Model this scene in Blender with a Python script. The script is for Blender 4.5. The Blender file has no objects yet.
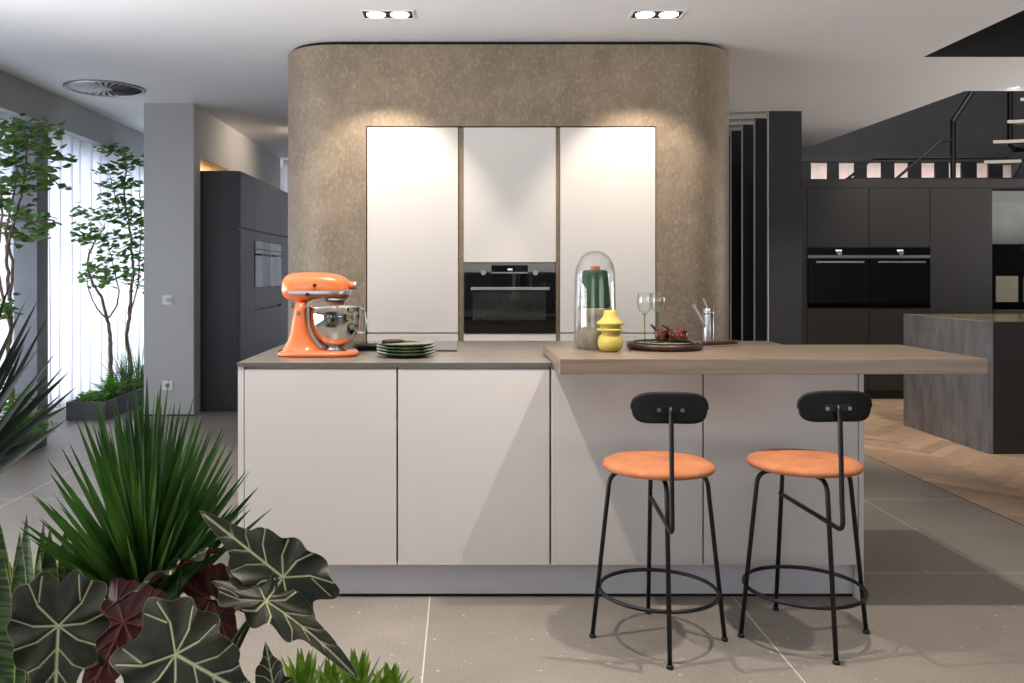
import bpy, bmesh, math, random
from mathutils import Vector, Matrix
R = math.radians
rnd = random.Random(7)
SC = bpy.context.scene
COL = SC.collection
F = 868.0; HX = 460.0; HY = 273.0; HC = 1.27      # focal length in pixels, vanishing point, eye height

def P(px, py, D):
    return Vector(((px-HX)*D/F, D, HC-(py-HY)*D/F))

def srgb(c):
    out = []
    for v in c[:3]:
        v = v/255.0
        out.append(v/12.92 if v <= 0.04045 else ((v+0.055)/1.055)**2.4)
    return (out[0], out[1], out[2], 1.0)

# ---------------------------------------------------------------- materials
def nm(name):
    m = bpy.data.materials.new(name); m.use_nodes = True
    nt = m.node_tree; b = nt.nodes['Principled BSDF']
    return m, nt, b

def mixc(nt, fac, a, b):
    n = nt.nodes.new('ShaderNodeMix'); n.data_type = 'RGBA'
    for i, v in ((0, fac), (6, a), (7, b)):
        if hasattr(v, 'is_linked'): nt.links.new(v, n.inputs[i])
        else: n.inputs[i].default_value = v
    return n.outputs[2]

def coords(nt, scale=(1, 1, 1), kind='Object', loc=(0, 0, 0), rot=(0, 0, 0)):
    t = nt.nodes.new('ShaderNodeTexCoord'); mp = nt.nodes.new('ShaderNodeMapping')
    mp.inputs['Scale'].default_value = scale; mp.inputs['Location'].default_value = loc; mp.inputs['Rotation'].default_value = rot
    nt.links.new(t.outputs[kind], mp.inputs['Vector'])
    return mp.outputs['Vector']

def noise(nt, vec, scale, detail=4, rough=0.55, dist=0.0):
    n = nt.nodes.new('ShaderNodeTexNoise'); n.inputs['Scale'].default_value = scale
    n.inputs['Detail'].default_value = detail; n.inputs['Roughness'].default_value = rough; n.inputs['Distortion'].default_value = dist
    if vec is not None: nt.links.new(vec, n.inputs['Vector'])
    return n.outputs['Fac']

def ramp(nt, fac, p0, p1, c0=(0, 0, 0, 1), c1=(1, 1, 1, 1)):
    r = nt.nodes.new('ShaderNodeValToRGB'); e = r.color_ramp.elements
    e[0].position = p0; e[1].position = p1; e[0].color = c0; e[1].color = c1
    nt.links.new(fac, r.inputs['Fac'])
    return r.outputs['Color']

def bump(nt, b, h, strength=0.2, dist=0.01):
    n = nt.nodes.new('ShaderNodeBump'); n.inputs['Strength'].default_value = strength; n.inputs['Distance'].default_value = dist
    nt.links.new(h, n.inputs['Height']); nt.links.new(n.outputs['Normal'], b.inputs['Normal'])

def mat(name, c, rough=0.5, metal=0.0, c2=None, scale=(1, 1, 1), ns=8, detail=4, p=(0.35, 0.65), bmp=0, coat=0, spec=None, emit=None, es=0, sub=0):
    m, nt, b = nm(name)
    b.inputs['Roughness'].default_value = rough; b.inputs['Metallic'].default_value = metal
    if spec is not None: b.inputs['Specular IOR Level'].default_value = spec
    if coat: b.inputs['Coat Weight'].default_value = coat; b.inputs['Coat Roughness'].default_value = 0.08
    f = noise(nt, coords(nt, scale), ns, detail)
    if c2 is None: c2 = tuple(min(255, v*1.05+1) for v in c)
    nt.links.new(mixc(nt, ramp(nt, f, p[0], p[1]), srgb(c), srgb(c2)), b.inputs['Base Color'])
    if bmp: bump(nt, b, f, bmp)
    if emit: b.inputs['Emission Color'].default_value = srgb(emit); b.inputs['Emission Strength'].default_value = es
    return m

M = {}
M['white_lacquer'] = mat('white_lacquer', (202, 197, 193), 0.42, c2=(202, 197, 193))
M['tall_white'] = mat('tall_white', (224, 219, 213), 0.38, c2=(224, 219, 213))
M['plinth_white'] = mat('plinth_white', (190, 190, 195), 0.45, c2=(190, 190, 195))
M['ceiling'] = mat('ceiling_paint', (240, 239, 239), 0.6, c2=(240, 239, 239))
M['grey_wall'] = mat('grey_wall', (190, 190, 188), 0.7, c2=(190, 190, 188))
M['beam'] = mat('beam_paint', (168, 170, 168), 0.7, c2=(168, 170, 168))
M['black_gap'] = mat('black_gap', (10, 10, 10), 0.8)
M['anthracite'] = mat('anthracite_laminate', (38, 38, 43), 0.42, c2=(34, 34, 39), ns=30, scale=(6, 6, 0.4))
M['dark_panel'] = mat('dark_panel', (42, 39, 36), 0.45, c2=(37, 34, 32), ns=20, scale=(6, 6, 0.4))
M['fin'] = mat('fin_black', (38, 39, 43), 0.5)
M['upper_wall'] = mat('upper_wall', (74, 74, 77), 0.7, ns=2)
M['shaft'] = mat('shaft_dark', (40, 38, 37), 0.8)
M['black_metal'] = mat('black_metal', (12, 12, 13), 0.38, spec=0.35)
M['black_plastic'] = mat('black_plastic', (16, 16, 16), 0.4)
M['steel'] = mat('steel', (186, 186, 186), 0.3, 1.0, scale=(1, 1, 40), ns=6)
M['dark_steel'] = mat('dark_steel', (135, 132, 128), 0.4, 1.0, scale=(1, 1, 40), ns=6)
M['chrome'] = mat('chrome', (200, 200, 198), 0.06, 1.0)
M['black_glass'] = mat('black_glass', (6, 6, 7), 0.05, spec=0.7)
M['orange'] = mat('orange_enamel', (226, 118, 62), 0.28, c2=(224, 115, 60), coat=0.5)
M['seat_fabric'] = mat('seat_velvet', (184, 117, 76), 0.85, c2=(162, 98, 62), ns=14, detail=6, bmp=0.1)
M['seat_under'] = mat('seat_shell', (60, 34, 22), 0.5)
M['backrest'] = mat('stained_ply', (26, 25, 23), 0.5, spec=0.25, c2=(20, 19, 18), ns=20, scale=(1, 1, 8))
M['green_glaze'] = mat('green_glaze', (38, 58, 34), 0.18, c2=(84, 98, 62), ns=26, coat=0.6)
M['plate_top'] = mat('plate_top', (150, 156, 128), 0.15, c2=(92, 108, 72), ns=16, coat=0.6)
M['yellow'] = mat('yellow_ceramic', (182, 165, 80), 0.65, c2=(172, 153, 68), ns=20, bmp=0.03)
M['walnut'] = mat('walnut', (70, 38, 27), 0.4, c2=(48, 25, 18), ns=10, scale=(1, 8, 8))
M['red_glaze'] = mat('red_glaze', (122, 42, 28), 0.2, c2=(64, 20, 15), ns=60, coat=0.6)
M['yarn'] = mat('green_yarn', (24, 68, 28), 0.85, c2=(10, 36, 14), ns=8, scale=(2, 2, 40), bmp=0.5)
M['red_cap'] = mat('red_cap', (176, 48, 40), 0.5)
M['bark_block'] = mat('weathered_wood', (150, 138, 118), 0.8, c2=(92, 84, 72), ns=16, detail=8, bmp=0.4)
M['planter'] = mat('planter_grey', (84, 85, 91), 0.5, ns=10)
M['soil'] = mat('bark_mulch', (92, 58, 40), 0.9, c2=(40, 26, 20), ns=60, detail=6, bmp=0.8)
M['trunk'] = mat('tree_bark', (134, 112, 94), 0.85, c2=(88, 70, 58), ns=20, scale=(4, 4, 1), bmp=0.4)
M['socket'] = mat('socket_white', (232, 232, 232), 0.35)
M['grout_pale'] = mat('pale_edge', (180, 175, 165), 0.6)
M['tread'] = mat('pale_tread', (205, 196, 184), 0.5)
M['pale_back'] = mat('pale_back_wall', (240, 224, 216), 0.7)
M['rubber'] = mat('rubber', (18, 18, 18), 0.7)

def leafmat(name, c, c2, rough=0.4, ns=6, back=None, trans=0.25, scale=(1, 1, 1)):
    m, nt, b = nm(name)
    f = noise(nt, coords(nt, scale), ns, 3)
    col = mixc(nt, ramp(nt, f, 0.35, 0.65), srgb(c), srgb(c2))
    nt.links.new(col, b.inputs['Base Color']); b.inputs['Roughness'].default_value = rough; b.inputs['Specular IOR Level'].default_value = 0.3
    tr = nt.nodes.new('ShaderNodeBsdfTranslucent'); nt.links.new(col, tr.inputs['Color'])
    mx = nt.nodes.new('ShaderNodeMixShader'); mx.inputs[0].default_value = trans
    nt.links.new(b.outputs[0], mx.inputs[1]); nt.links.new(tr.outputs[0], mx.inputs[2])
    nt.links.new(mx.outputs[0], nt.nodes['Material Output'].inputs['Surface'])
    return m
M['yucca'] = leafmat('yucca_leaf', (74, 112, 42), (30, 62, 24), 0.5, 5)
M['cordyline'] = leafmat('cordyline_leaf', (30, 42, 28), (18, 26, 20), 0.6, 5, trans=0.1)
M['tree_leaf'] = leafmat('tree_leaf', (128, 160, 86), (58, 98, 50), 0.45, 9, trans=0.4)
M['fern'] = leafmat('fern_leaf', (96, 158, 38), (60, 120, 28), 0.5, 12, trans=0.35)
M['grass'] = leafmat('grass_leaf', (94, 132, 72), (64, 104, 50), 0.5, 12, trans=0.3)
M['succulent'] = leafmat('succulent_leaf', (126, 158, 54), (64, 100, 30), 0.4, 22, trans=0.2)
M['petiole'] = leafmat('petiole', (58, 78, 34), (44, 60, 30), 0.4, 6, trans=0.05)

def snake_mat():
    m, nt, b = nm('snake_plant_leaf')
    v = coords(nt, (1, 1, 1))
    f = noise(nt, coords(nt, (2, 2, 22)), 3, 4, 0.6, 1.0)
    col = mixc(nt, ramp(nt, f, 0.42, 0.58), srgb((34, 58, 32)), srgb((92, 116, 66)))
    at = nt.nodes.new('ShaderNodeAttribute'); at.attribute_name = 'rim'
    nt.links.new(mixc(nt, ramp(nt, at.outputs['Fac'], 0.5, 0.9), col, srgb((170, 180, 84))), b.inputs['Base Color'])
    b.inputs['Roughness'].default_value = 0.35
    return m
M['snake'] = snake_mat()

def alocasia_mat():
    m, nt, b = nm('alocasia_leaf')
    at = nt.nodes.new('ShaderNodeAttribute'); at.attribute_name = 'vein'
    n = noise(nt, coords(nt), 16, 5)
    body = mixc(nt, ramp(nt, n, 0.3, 0.7), srgb((24, 32, 25)), srgb((66, 64, 48)))
    top = mixc(nt, ramp(nt, at.outputs['Fac'], 0.4, 0.95), body, srgb((196, 200, 154)))
    und = mixc(nt, ramp(nt, at.outputs['Fac'], 0.3, 0.9), srgb((82, 36, 38)), srgb((128, 66, 54)))
    g = nt.nodes.new('ShaderNodeNewGeometry')
    nt.links.new(mixc(nt, g.outputs['Backfacing'], top, und), b.inputs['Base Color'])
    b.inputs['Roughness'].default_value = 0.45; b.inputs['Specular IOR Level'].default_value = 0.25
    return m
M['alocasia'] = alocasia_mat()

def plaster():
    m, nt, b = nm('metallic_plaster')
    v = coords(nt, (1, 1, 0.8))
    n1 = noise(nt, v, 6.5, 8, 0.62, 0.5); n2 = noise(nt, coords(nt, (1.3, 1.3, 0.8), rot=(0, 0.5, 0)), 44, 5, 0.6, 0.2)
    c = mixc(nt, ramp(nt, n1, 0.36, 0.64), srgb((134, 119, 100)), srgb((150, 134, 114)))
    c = mixc(nt, ramp(nt, n2, 0.5, 0.72, (0, 0, 0, 1), (0.6, 0.6, 0.6, 1)), c, srgb((178, 163, 143)))
    nt.links.new(c, b.inputs['Base Color'])
    nt.links.new(ramp(nt, n2, 0.4, 0.7, (0.55, 0.55, 0.55, 1), (0.44, 0.44, 0.44, 1)), b.inputs['Roughness'])
    b.inputs['Metallic'].default_value = 0.3
    bump(nt, b, n1, 0.06, 0.01)
    return m
M['plaster'] = plaster()

def tiles():
    m, nt, b = nm('stone_tiles')
    v = coords(nt, (1, 1, 1), loc=(0.118+1.188*4, -3.675+1.2*5, 0))
    br = nt.nodes.new('ShaderNodeTexBrick'); br.offset = 0; br.squash = 1
    br.inputs['Scale'].default_value = 1; br.inputs['Brick Width'].default_value = 1.188; br.inputs['Row Height'].default_value = 1.2
    br.inputs['Mortar Size'].default_value = 0.0026; br.inputs['Mortar Smooth'].default_value = 0.1; br.inputs['Bias'].default_value = 0
    br.inputs['Color1'].default_value = (0.85, 0.85, 0.85, 1); br.inputs['Color2'].default_value = (1, 1, 1, 1); br.inputs['Mortar'].default_value = (1, 1, 1, 1)
    nt.links.new(v, br.inputs['Vector'])
    n1 = noise(nt, coords(nt), 2.2, 8, 0.65, 0.3); n2 = noise(nt, coords(nt), 120, 3, 0.6); n3 = noise(nt, coords(nt), 38, 3, 0.5)
    c = mixc(nt, ramp(nt, n1, 0.3, 0.7), srgb((120, 112, 103)), srgb((143, 134, 124)))
    c = mixc(nt, ramp(nt, n2, 0.35, 0.65, (0, 0, 0, 1), (0.35, 0.35, 0.35, 1)), c, srgb((176, 170, 160)))
    c = mixc(nt, ramp(nt, n3, 0.685, 0.73), c, srgb((205, 200, 190)))
    mu = nt.nodes.new('ShaderNodeMix'); mu.data_type = 'RGBA'; mu.blend_type = 'MULTIPLY'; mu.inputs[0].default_value = 1
    nt.links.new(c, mu.inputs[6]); nt.links.new(br.outputs['Color'], mu.inputs[7])
    c = mixc(nt, br.outputs['Fac'], mu.outputs[2], srgb((205, 198, 186)))
    nt.links.new(c, b.inputs['Base Color'])
    nt.links.new(ramp(nt, n1, 0.3, 0.7, (0.42, 0.42, 0.42, 1), (0.55, 0.55, 0.55, 1)), b.inputs['Roughness'])
    bump(nt, b, n2, 0.06, 0.002)
    return m
M['tiles'] = tiles()

def wood(name, c, c2, rough=0.5, scale=(1.2, 22, 22), island=False):
    m, nt, b = nm(name)
    v = coords(nt, scale)
    n1 = noise(nt, v, 1.6, 6, 0.6, 0.8)
    col = mixc(nt, ramp(nt, n1, 0.3, 0.7), srgb(c), srgb(c2))
    if island:
        g = nt.nodes.new('ShaderNodeNewGeometry')
        mu = nt.nodes.new('ShaderNodeMix'); mu.data_type = 'RGBA'; mu.blend_type = 'MULTIPLY'; mu.inputs[0].default_value = 1
        nt.links.new(col, mu.inputs[6])
        nt.links.new(ramp(nt, g.outputs['Random Per Island'], 0, 1, (0.70, 0.69, 0.68, 1), (1.12, 1.11, 1.10, 1)), mu.inputs[7])
        col = mu.outputs[2]
    nt.links.new(col, b.inputs['Base Color']); b.inputs['Roughness'].default_value = rough
    bump(nt, b, n1, 0.08, 0.003)
    return m
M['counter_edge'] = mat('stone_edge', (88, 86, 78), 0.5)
M['oak'] = wood('oak_bar', (134, 118, 102), (108, 94, 80), 0.33)
M['parquet'] = wood('oak_parquet', (196, 170, 144), (176, 149, 124), 0.4, (6, 6, 6), True)
M['counter'] = mat('stone_counter', (136, 129, 119), 0.33, c2=(120, 113, 104), ns=10, detail=8)
def slate():
    m, nt, b = nm('slate_island')
    v = coords(nt, (3, 3, 0.9))
    n1 = noise(nt, v, 2.5, 8, 0.6, 1.2)
    nt.links.new(mixc(nt, ramp(nt, n1, 0.3, 0.7), srgb((96, 98, 102)), srgb((148, 150, 156))), b.inputs['Base Color'])
    b.inputs['Roughness'].default_value = 0.45
    return m
M['slate'] = slate()
M['slate_top'] = mat('slate_top', (120, 112, 88), 0.2, c2=(92, 86, 66))

def glassmat(name, tint=(255, 255, 255), ior=1.5):
    # thin blown glass: clear straight through, mirror-like towards grazing
    m, nt, b = nm(name)
    t = nt.nodes.new('ShaderNodeBsdfTransparent'); t.inputs['Color'].default_value = srgb(tint)
    g = nt.nodes.new('ShaderNodeBsdfGlossy'); g.inputs['Roughness'].default_value = 0.03
    lw = nt.nodes.new('ShaderNodeLayerWeight'); pw = nt.nodes.new('ShaderNodeMath'); pw.operation = 'POWER'; pw.inputs[1].default_value = 3.6
    ad = nt.nodes.new('ShaderNodeMath'); ad.operation = 'MULTIPLY_ADD'; ad.inputs[1].default_value = 0.9; ad.inputs[2].default_value = 0.05
    nt.links.new(lw.outputs['Facing'], pw.inputs[0]); nt.links.new(pw.outputs[0], ad.inputs[0])
    mx = nt.nodes.new('ShaderNodeMixShader')
    nt.links.new(ad.outputs[0], mx.inputs[0]); nt.links.new(t.outputs[0], mx.inputs[1]); nt.links.new(g.outputs[0], mx.inputs[2])
    nt.links.new(mx.outputs[0], nt.nodes['Material Output'].inputs['Surface'])
    return m
M['glass'] = glassmat('clear_glass', (253, 254, 253))
M['green_glass'] = glassmat('green_glass', (196, 228, 160))
def pane():
    m, nt, b = nm('window_glass')
    t = nt.nodes.new('ShaderNodeBsdfTransparent'); g = nt.nodes.new('ShaderNodeBsdfGlossy'); g.inputs['Roughness'].default_value = 0.02
    mx = nt.nodes.new('ShaderNodeMixShader'); mx.inputs[0].default_value = 0.08
    nt.links.new(t.outputs[0], mx.inputs[1]); nt.links.new(g.outputs[0], mx.inputs[2])
    nt.links.new(mx.outputs[0], nt.nodes['Material Output'].inputs['Surface'])
    return m
M['pane'] = pane()
def sheer():
    m, nt, b = nm('sheer_curtain')
    f = noise(nt, coords(nt, (1, 60, 60)), 8, 2)
    col = mixc(nt, f, srgb((238, 240, 246)), srgb((226, 229, 238)))
    b.inputs['Roughness'].default_value = 0.9; nt.links.new(col, b.inputs['Base Color'])
    tl = nt.nodes.new('ShaderNodeBsdfTranslucent'); nt.links.new(col, tl.inputs['Color'])
    mx = nt.nodes.new('ShaderNodeMixShader'); mx.inputs[0].default_value = 0.6
    nt.links.new(b.outputs[0], mx.inputs[1]); nt.links.new(tl.outputs[0], mx.inputs[2])
    tp = nt.nodes.new('ShaderNodeBsdfTransparent')
    m2 = nt.nodes.new('ShaderNodeMixShader'); m2.inputs[0].default_value = 0.04
    nt.links.new(mx.outputs[0], m2.inputs[1]); nt.links.new(tp.outputs[0], m2.inputs[2])
    nt.links.new(m2.outputs[0], nt.nodes['Material Output'].inputs['Surface'])
    return m
M['sheer'] = sheer()
def emis(name, c, s):
    m, nt, b = nm(name)
    e = nt.nodes.new('ShaderNodeEmission'); e.inputs['Color'].default_value = srgb(c); e.inputs['Strength'].default_value = s
    nt.links.new(e.outputs[0], nt.nodes['Material Output'].inputs['Surface'])
    return m
M['lamp'] = emis('lamp_glow', (255, 240, 220), 14)
M['led'] = emis('led_glow', (255, 190, 130), 45)
M['display'] = emis('display_glow', (220, 230, 255), 1.6)
M['sky_white'] = emis('bright_daylight', (225, 235, 250), 1.3)

# ---------------------------------------------------------------- helpers
def box(bm, x0, x1, y0, y1, z0, z1):
    vs = [bm.verts.new((x, y, z)) for x in (x0, x1) for y in (y0, y1) for z in (z0, z1)]
    for f in ((0, 1, 3, 2), (4, 6, 7, 5), (0, 4, 5, 1), (2, 3, 7, 6), (0, 2, 6, 4), (1, 5, 7, 3)):
        bm.faces.new([vs[i] for i in f])
    return bm

def B(*a):
    return box(bmesh.new(), *a)

def prism(bm, pts, z0, z1, axis='z'):
    """a polygon swept along an axis"""
    def mk(p, w):
        return {'z': (p[0], p[1], w), 'y': (p[0], w, p[1]), 'x': (w, p[0], p[1])}[axis]
    a = [bm.verts.new(mk(p, z0)) for p in pts]; b = [bm.verts.new(mk(p, z1)) for p in pts]
    n = len(pts)
    bm.faces.new(a[::-1]); bm.faces.new(b)
    for i in range(n):
        j = (i+1) % n
        bm.faces.new((a[i], a[j], b[j], b[i]))
    bmesh.ops.recalc_face_normals(bm, faces=bm.faces)
    return bm

def tube(bm, pts, r, n=10, caps=True):
    """a tube along points; r may be a list"""
    pts = [Vector(p) for p in pts]
    rs = r if isinstance(r, (list, tuple)) else [r]*len(pts)
    rings = []; ref = None
    for i, p in enumerate(pts):
        t = (pts[min(i+1, len(pts)-1)]-pts[max(i-1, 0)]).normalized()
        if ref is None:
            ref = Vector((0, 0, 1)) if abs(t.z) < 0.9 else Vector((1, 0, 0))
        u = (ref - t*ref.dot(t)).normalized(); v = t.cross(u); ref = u
        rings.append([bm.verts.new(p+(u*math.cos(2*math.pi*k/n)+v*math.sin(2*math.pi*k/n))*rs[i]) for k in range(n)])
    for a, b in zip(rings, rings[1:]):
        for k in range(n):
            bm.faces.new((a[k], a[(k+1) % n], b[(k+1) % n], b[k]))
    if caps:
        bm.faces.new(rings[0][::-1]); bm.faces.new(rings[-1])
    return bm

def smooth_path(pts, k=6):
    """Catmull-Rom"""
    pts = [Vector(p) for p in pts]; out = []
    for i in range(len(pts)-1):
        p0 = pts[max(i-1, 0)]; p1 = pts[i]; p2 = pts[i+1]; p3 = pts[min(i+2, len(pts)-1)]
        for j in range(k):
            t = j/k
            out.append(0.5*((2*p1)+(p2-p0)*t+(2*p0-5*p1+4*p2-p3)*t*t+(3*p1-p0-3*p2+p3)*t**3))
    out.append(pts[-1])
    return out

def fillet(pts, r, k=6):
    """polyline with rounded corners"""
    pts = [Vector(p) for p in pts]; out = [pts[0]]
    for i in range(1, len(pts)-1):
        a, b, c = pts[i-1], pts[i], pts[i+1]
        d = min(r, (a-b).length*0.49, (c-b).length*0.49)
        s = b+(a-b).normalized()*d; e = b+(c-b).normalized()*d
        for j in range(k+1):
            t = j/k
            out.append(s*(1-t)**2+b*2*t*(1-t)+e*t*t)
    out.append(pts[-1])
    return out

def lathe(bm, prof, c=(0, 0, 0), n=32, close=False):
    """revolve (radius, z) points about the vertical through c"""
    rings = []
    for (r, z) in prof:
        if r < 1e-6:
            rings.append([bm.verts.new((c[0], c[1], c[2]+z))])
        else:
            rings.append([bm.verts.new((c[0]+r*math.cos(2*math.pi*k/n), c[1]+r*math.sin(2*math.pi*k/n), c[2]+z)) for k in range(n)])
    prs = list(zip(rings, rings[1:]))
    if close: prs.append((rings[-1], rings[0]))
    for a, b in prs:
        for k in range(n):
            j = (k+1) % n
            if len(a) == 1 and len(b) == 1: continue
            if len(a) == 1: bm.faces.new((a[0], b[j], b[k]))
            elif len(b) == 1: bm.faces.new((a[k], a[j], b[0]))
            else: bm.faces.new((a[k], a[j], b[j], b[k]))
    bmesh.ops.recalc_face_normals(bm, faces=bm.faces)
    return bm

def sup(cx, cy, hx, hy, e=2.6, n=28):
    out = []
    for k in range(n):
        t = 2*math.pi*k/n; c, s = math.cos(t), math.sin(t)
        out.append((cx+hx*math.copysign(abs(c)**(2/e), c), cy+hy*math.copysign(abs(s)**(2/e), s)))
    return out

def loft(bm, secs):
    rings = [[bm.verts.new(p) for p in s] for s in secs]
    n = len(rings[0])
    for a, b in zip(rings, rings[1:]):
        for k in range(n):
            bm.faces.new((a[k], a[(k+1) % n], b[(k+1) % n], b[k]))
    bm.faces.new(rings[0][::-1]); bm.faces.new(rings[-1])
    bmesh.ops.recalc_face_normals(bm, faces=bm.faces)
    return bm

ORG = {}
def tag(o, label=None, cat=None, group=None, kind=None):
    if label: o['label'] = label
    if cat: o['category'] = cat
    if group: o['group'] = group
    if kind: o['kind'] = kind
    return o

def obj(name, bm, m, parent=None, smooth=False, bev=0, origin=None, label=None, seg=2):
    """link a bmesh given in world coordinates as ONE mesh object"""
    me = bpy.data.meshes.new(name)
    if parent is not None: org = ORG[parent.name]
    else:
        if origin is None:
            xs = [v.co for v in bm.verts]
            lo = Vector([min(c[i] for c in xs) for i in range(3)]); hi = Vector([max(c[i] for c in xs) for i in range(3)])
            org = Vector(((lo.x+hi.x)/2, (lo.y+hi.y)/2, lo.z))
        else: org = Vector(origin)
    bmesh.ops.translate(bm, verts=bm.verts, vec=-org)
    bm.to_mesh(me); bm.free()
    if smooth:
        for p in me.polygons: p.use_smooth = True
        if smooth != 'all' and hasattr(me, 'set_sharp_from_angle'): me.set_sharp_from_angle(angle=R(40))
    o = bpy.data.objects.new(name, me); COL.objects.link(o)
    for mm in (m if isinstance(m, (list, tuple)) else [m]): me.materials.append(mm)
    if parent is not None: o.parent = parent
    else: o.location = org
    ORG[o.name] = org
    if bev:
        b = o.modifiers.new('bevel', 'BEVEL'); b.width = bev; b.segments = seg; b.limit_method = 'ANGLE'
    if label: o['label'] = label
    return o

def thing(name, label, cat, loc, group=None):
    o = bpy.data.objects.new(name, None); COL.objects.link(o)
    o.empty_display_size = 0.05
    o.location = loc; ORG[o.name] = Vector(loc)
    return tag(o, label, cat, group)

def struct(name, bm, m, bev=0, **k):
    o = obj(name, bm, m, bev=bev, origin=(0, 0, 0), **k); o['kind'] = 'structure'
    return o

def copy_tree(o, parent=None):
    c = o.copy(); COL.objects.link(c)
    if parent is not None: c.parent = parent
    for ch in [x for x in bpy.data.objects if x.parent == o]:
        copy_tree(ch, c)
    return c

# ---------------------------------------------------------------- the setting
CZ = 2.78
struct('floor', B(-4.2, 2.83, -4, 13, -0.1, 0), M['tiles'])
# herringbone parquet in real planks
def herring():
    bm = bmesh.new(); w, l = 0.1, 0.6
    bmq = []
    c45 = math.cos(R(45))
    for i in range(-60, 100):
        for j in range(-20, 24):
            # two perpendicular planks repeating along the diagonal
            for q in (0, 1):
                if q == 0: x0, y0, dx, dy = i*w + j*2*l*0.5, i*w - j*2*l*0.5, l, w
                else: x0, y0, dx, dy = i*w + j*2*l*0.5 , i*w - j*2*l*0.5 + w, w, l
                pts = [(x0, y0), (x0+dx, y0), (x0+dx, y0+dy), (x0, y0+dy)]
                g = 0.0008
                cx = x0+dx/2; cy = y0+dy/2
                pts = [(cx+(p[0]-cx)*(1-g/dx*2), cy+(p[1]-cy)*(1-g/dy*2)) for p in pts]
                wp = [((p[0]-p[1])*c45+5.0, (p[0]+p[1])*c45+2.0) for p in pts]
                mx = sum(p[0] for p in wp)/4; my = sum(p[1] for p in wp)/4
                if 2.5 < mx < 7.5 and 3.2 < my < 9.2: bmq.append(wp)
    for wp in bmq:
        bm.faces.new([bm.verts.new((p[0], p[1], 0.0)) for p in wp])
    bmesh.ops.bisect_plane(bm, geom=bm.verts[:]+bm.edges[:]+bm.faces[:], plane_co=(2.836, 0, 0), plane_no=(-1, 0, 0), clear_outer=True)
    return bm
struct('floor_parquet', herring(), M['parquet'])
struct('floor_subfloor', B(2.83, 8, -4, 13, -0.1, -0.002), mat('parquet_base', (120, 96, 74), 0.5))
struct('trim_floor_edge', B(2.829, 2.835, -4, 13, -0.02, 0.001), M['shaft'])

cb = bmesh.new()
box(cb, -4.2, 3.238, -4, 6.07, CZ, CZ+0.35); box(cb, -4.2, 8, 6.07, 7.2, CZ, CZ+0.35); box(cb, -4.2, 4.19, 7.2, 13, CZ, CZ+0.35)
struct('ceiling', cb, M['ceiling'])
sh = bmesh.new()
box(sh, 3.238, 8, 6.07, 6.12, CZ+0.35, 4.6); box(sh, 3.18, 3.23, -4, 6.12, CZ+0.35, 4.6); box(sh, 3.14, 8, -4, 6.12, 4.6, 4.65)
box(sh, 3.238, 8, 6.062, 6.068, CZ, CZ+0.35)
struct('wall_shaft', sh, M['shaft'])
uw = bmesh.new()
box(uw, 3.0, 9.5, 11.0, 11.1, 2.69, 5.0); box(uw, 4.13, 4.18, 7.2, 11.0, CZ+0.35, 5.0); box(uw, 4.07, 9.5, 7.1, 11.1, 5.0, 5.05)
struct('wall_upper', uw, M['upper_wall'])
wr = bmesh.new()
box(wr, 8, 8.1, -4, 5.4, 0, 5); box(wr, 8, 8.1, 8.2, 13, 0, 5); box(wr, 8, 8.1, 5.4, 8.2, 2.5, 5); box(wr, 8, 8.1, 5.4, 8.2, 0, 0.4)
struct('wall_right', wr, M['upper_wall'])
fr = bmesh.new()  # unseen window, added so an uplight can reach the far ceiling
for y in (5.4, 6.77, 8.14): box(fr, 8.02, 8.08, y, y+0.06, 0.4, 2.5)
box(fr, 8.02, 8.08, 5.4, 8.2, 0.4, 0.46); box(fr, 8.02, 8.08, 5.4, 8.2, 2.44, 2.5)
w = struct('window_6', fr, M['dark_panel']); obj('window_pane', B(8.048, 8.052, 5.4, 8.2, 0.4, 2.5), M['pane'], w)
wf = bmesh.new()
box(wf, -4.2, 8, -4.1, -4, 2.6, 5); box(wf, -4.2, 8, -4.1, -4, 0, 0.1)
for a, b in ((-4.2, -3.9), (-1.0, 2.6), (7.7, 8)): box(wf, a, b, -4.1, -4, 0.1, 2.6)
struct('wall_front', wf, M['grey_wall'])
for k, (a, b) in enumerate(((-3.9, -1.0), (2.6, 7.7))):  # invented front windows for the fill lights, solid wall kept between them
    fr = bmesh.new()
    for x in (a, (a+b)/2-0.03, b-0.06): box(fr, x, x+0.06, -4.08, -4.02, 0.1, 2.6)
    box(fr, a, b, -4.08, -4.02, 0.1, 0.16); box(fr, a, b, -4.08, -4.02, 2.54, 2.6)
    w = struct('window_%d' % (k+4), fr, M['dark_panel']); obj('window_pane', B(a, b, -4.052, -4.048, 0.1, 2.6), M['pane'], w)
bw = bmesh.new()
box(bw, -4.2, 9.5, 12.6, 12.7, 0, 4)
struct('wall_back', bw, M['pale_back'])
# column on the left and the niche that holds the dark cabinet
cw = bmesh.new()
box(cw, -2.812, -2.369, 7.72, 7.92, 0, CZ); box(cw, -2.825, -2.369, 7.92, 11.45, 2.326, CZ); box(cw, -2.825, -2.76, 7.92, 11.33, 0, 2.326)
struct('wall_column', cw, M['grey_wall'])
struct('baseboard_column', B(-2.83, -2.362, 7.71, 7.72, 0, 0.012), M['shaft'])
struct('wall_beam', B(-3.52, -3.42, 0.2, 12.6, 2.505, CZ), M['beam'])
struct('wall_pier', B(-3.79, -3.47, 7.12, 7.31, 0, CZ), mat('pier_paint', (128, 130, 136), 0.7))
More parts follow.
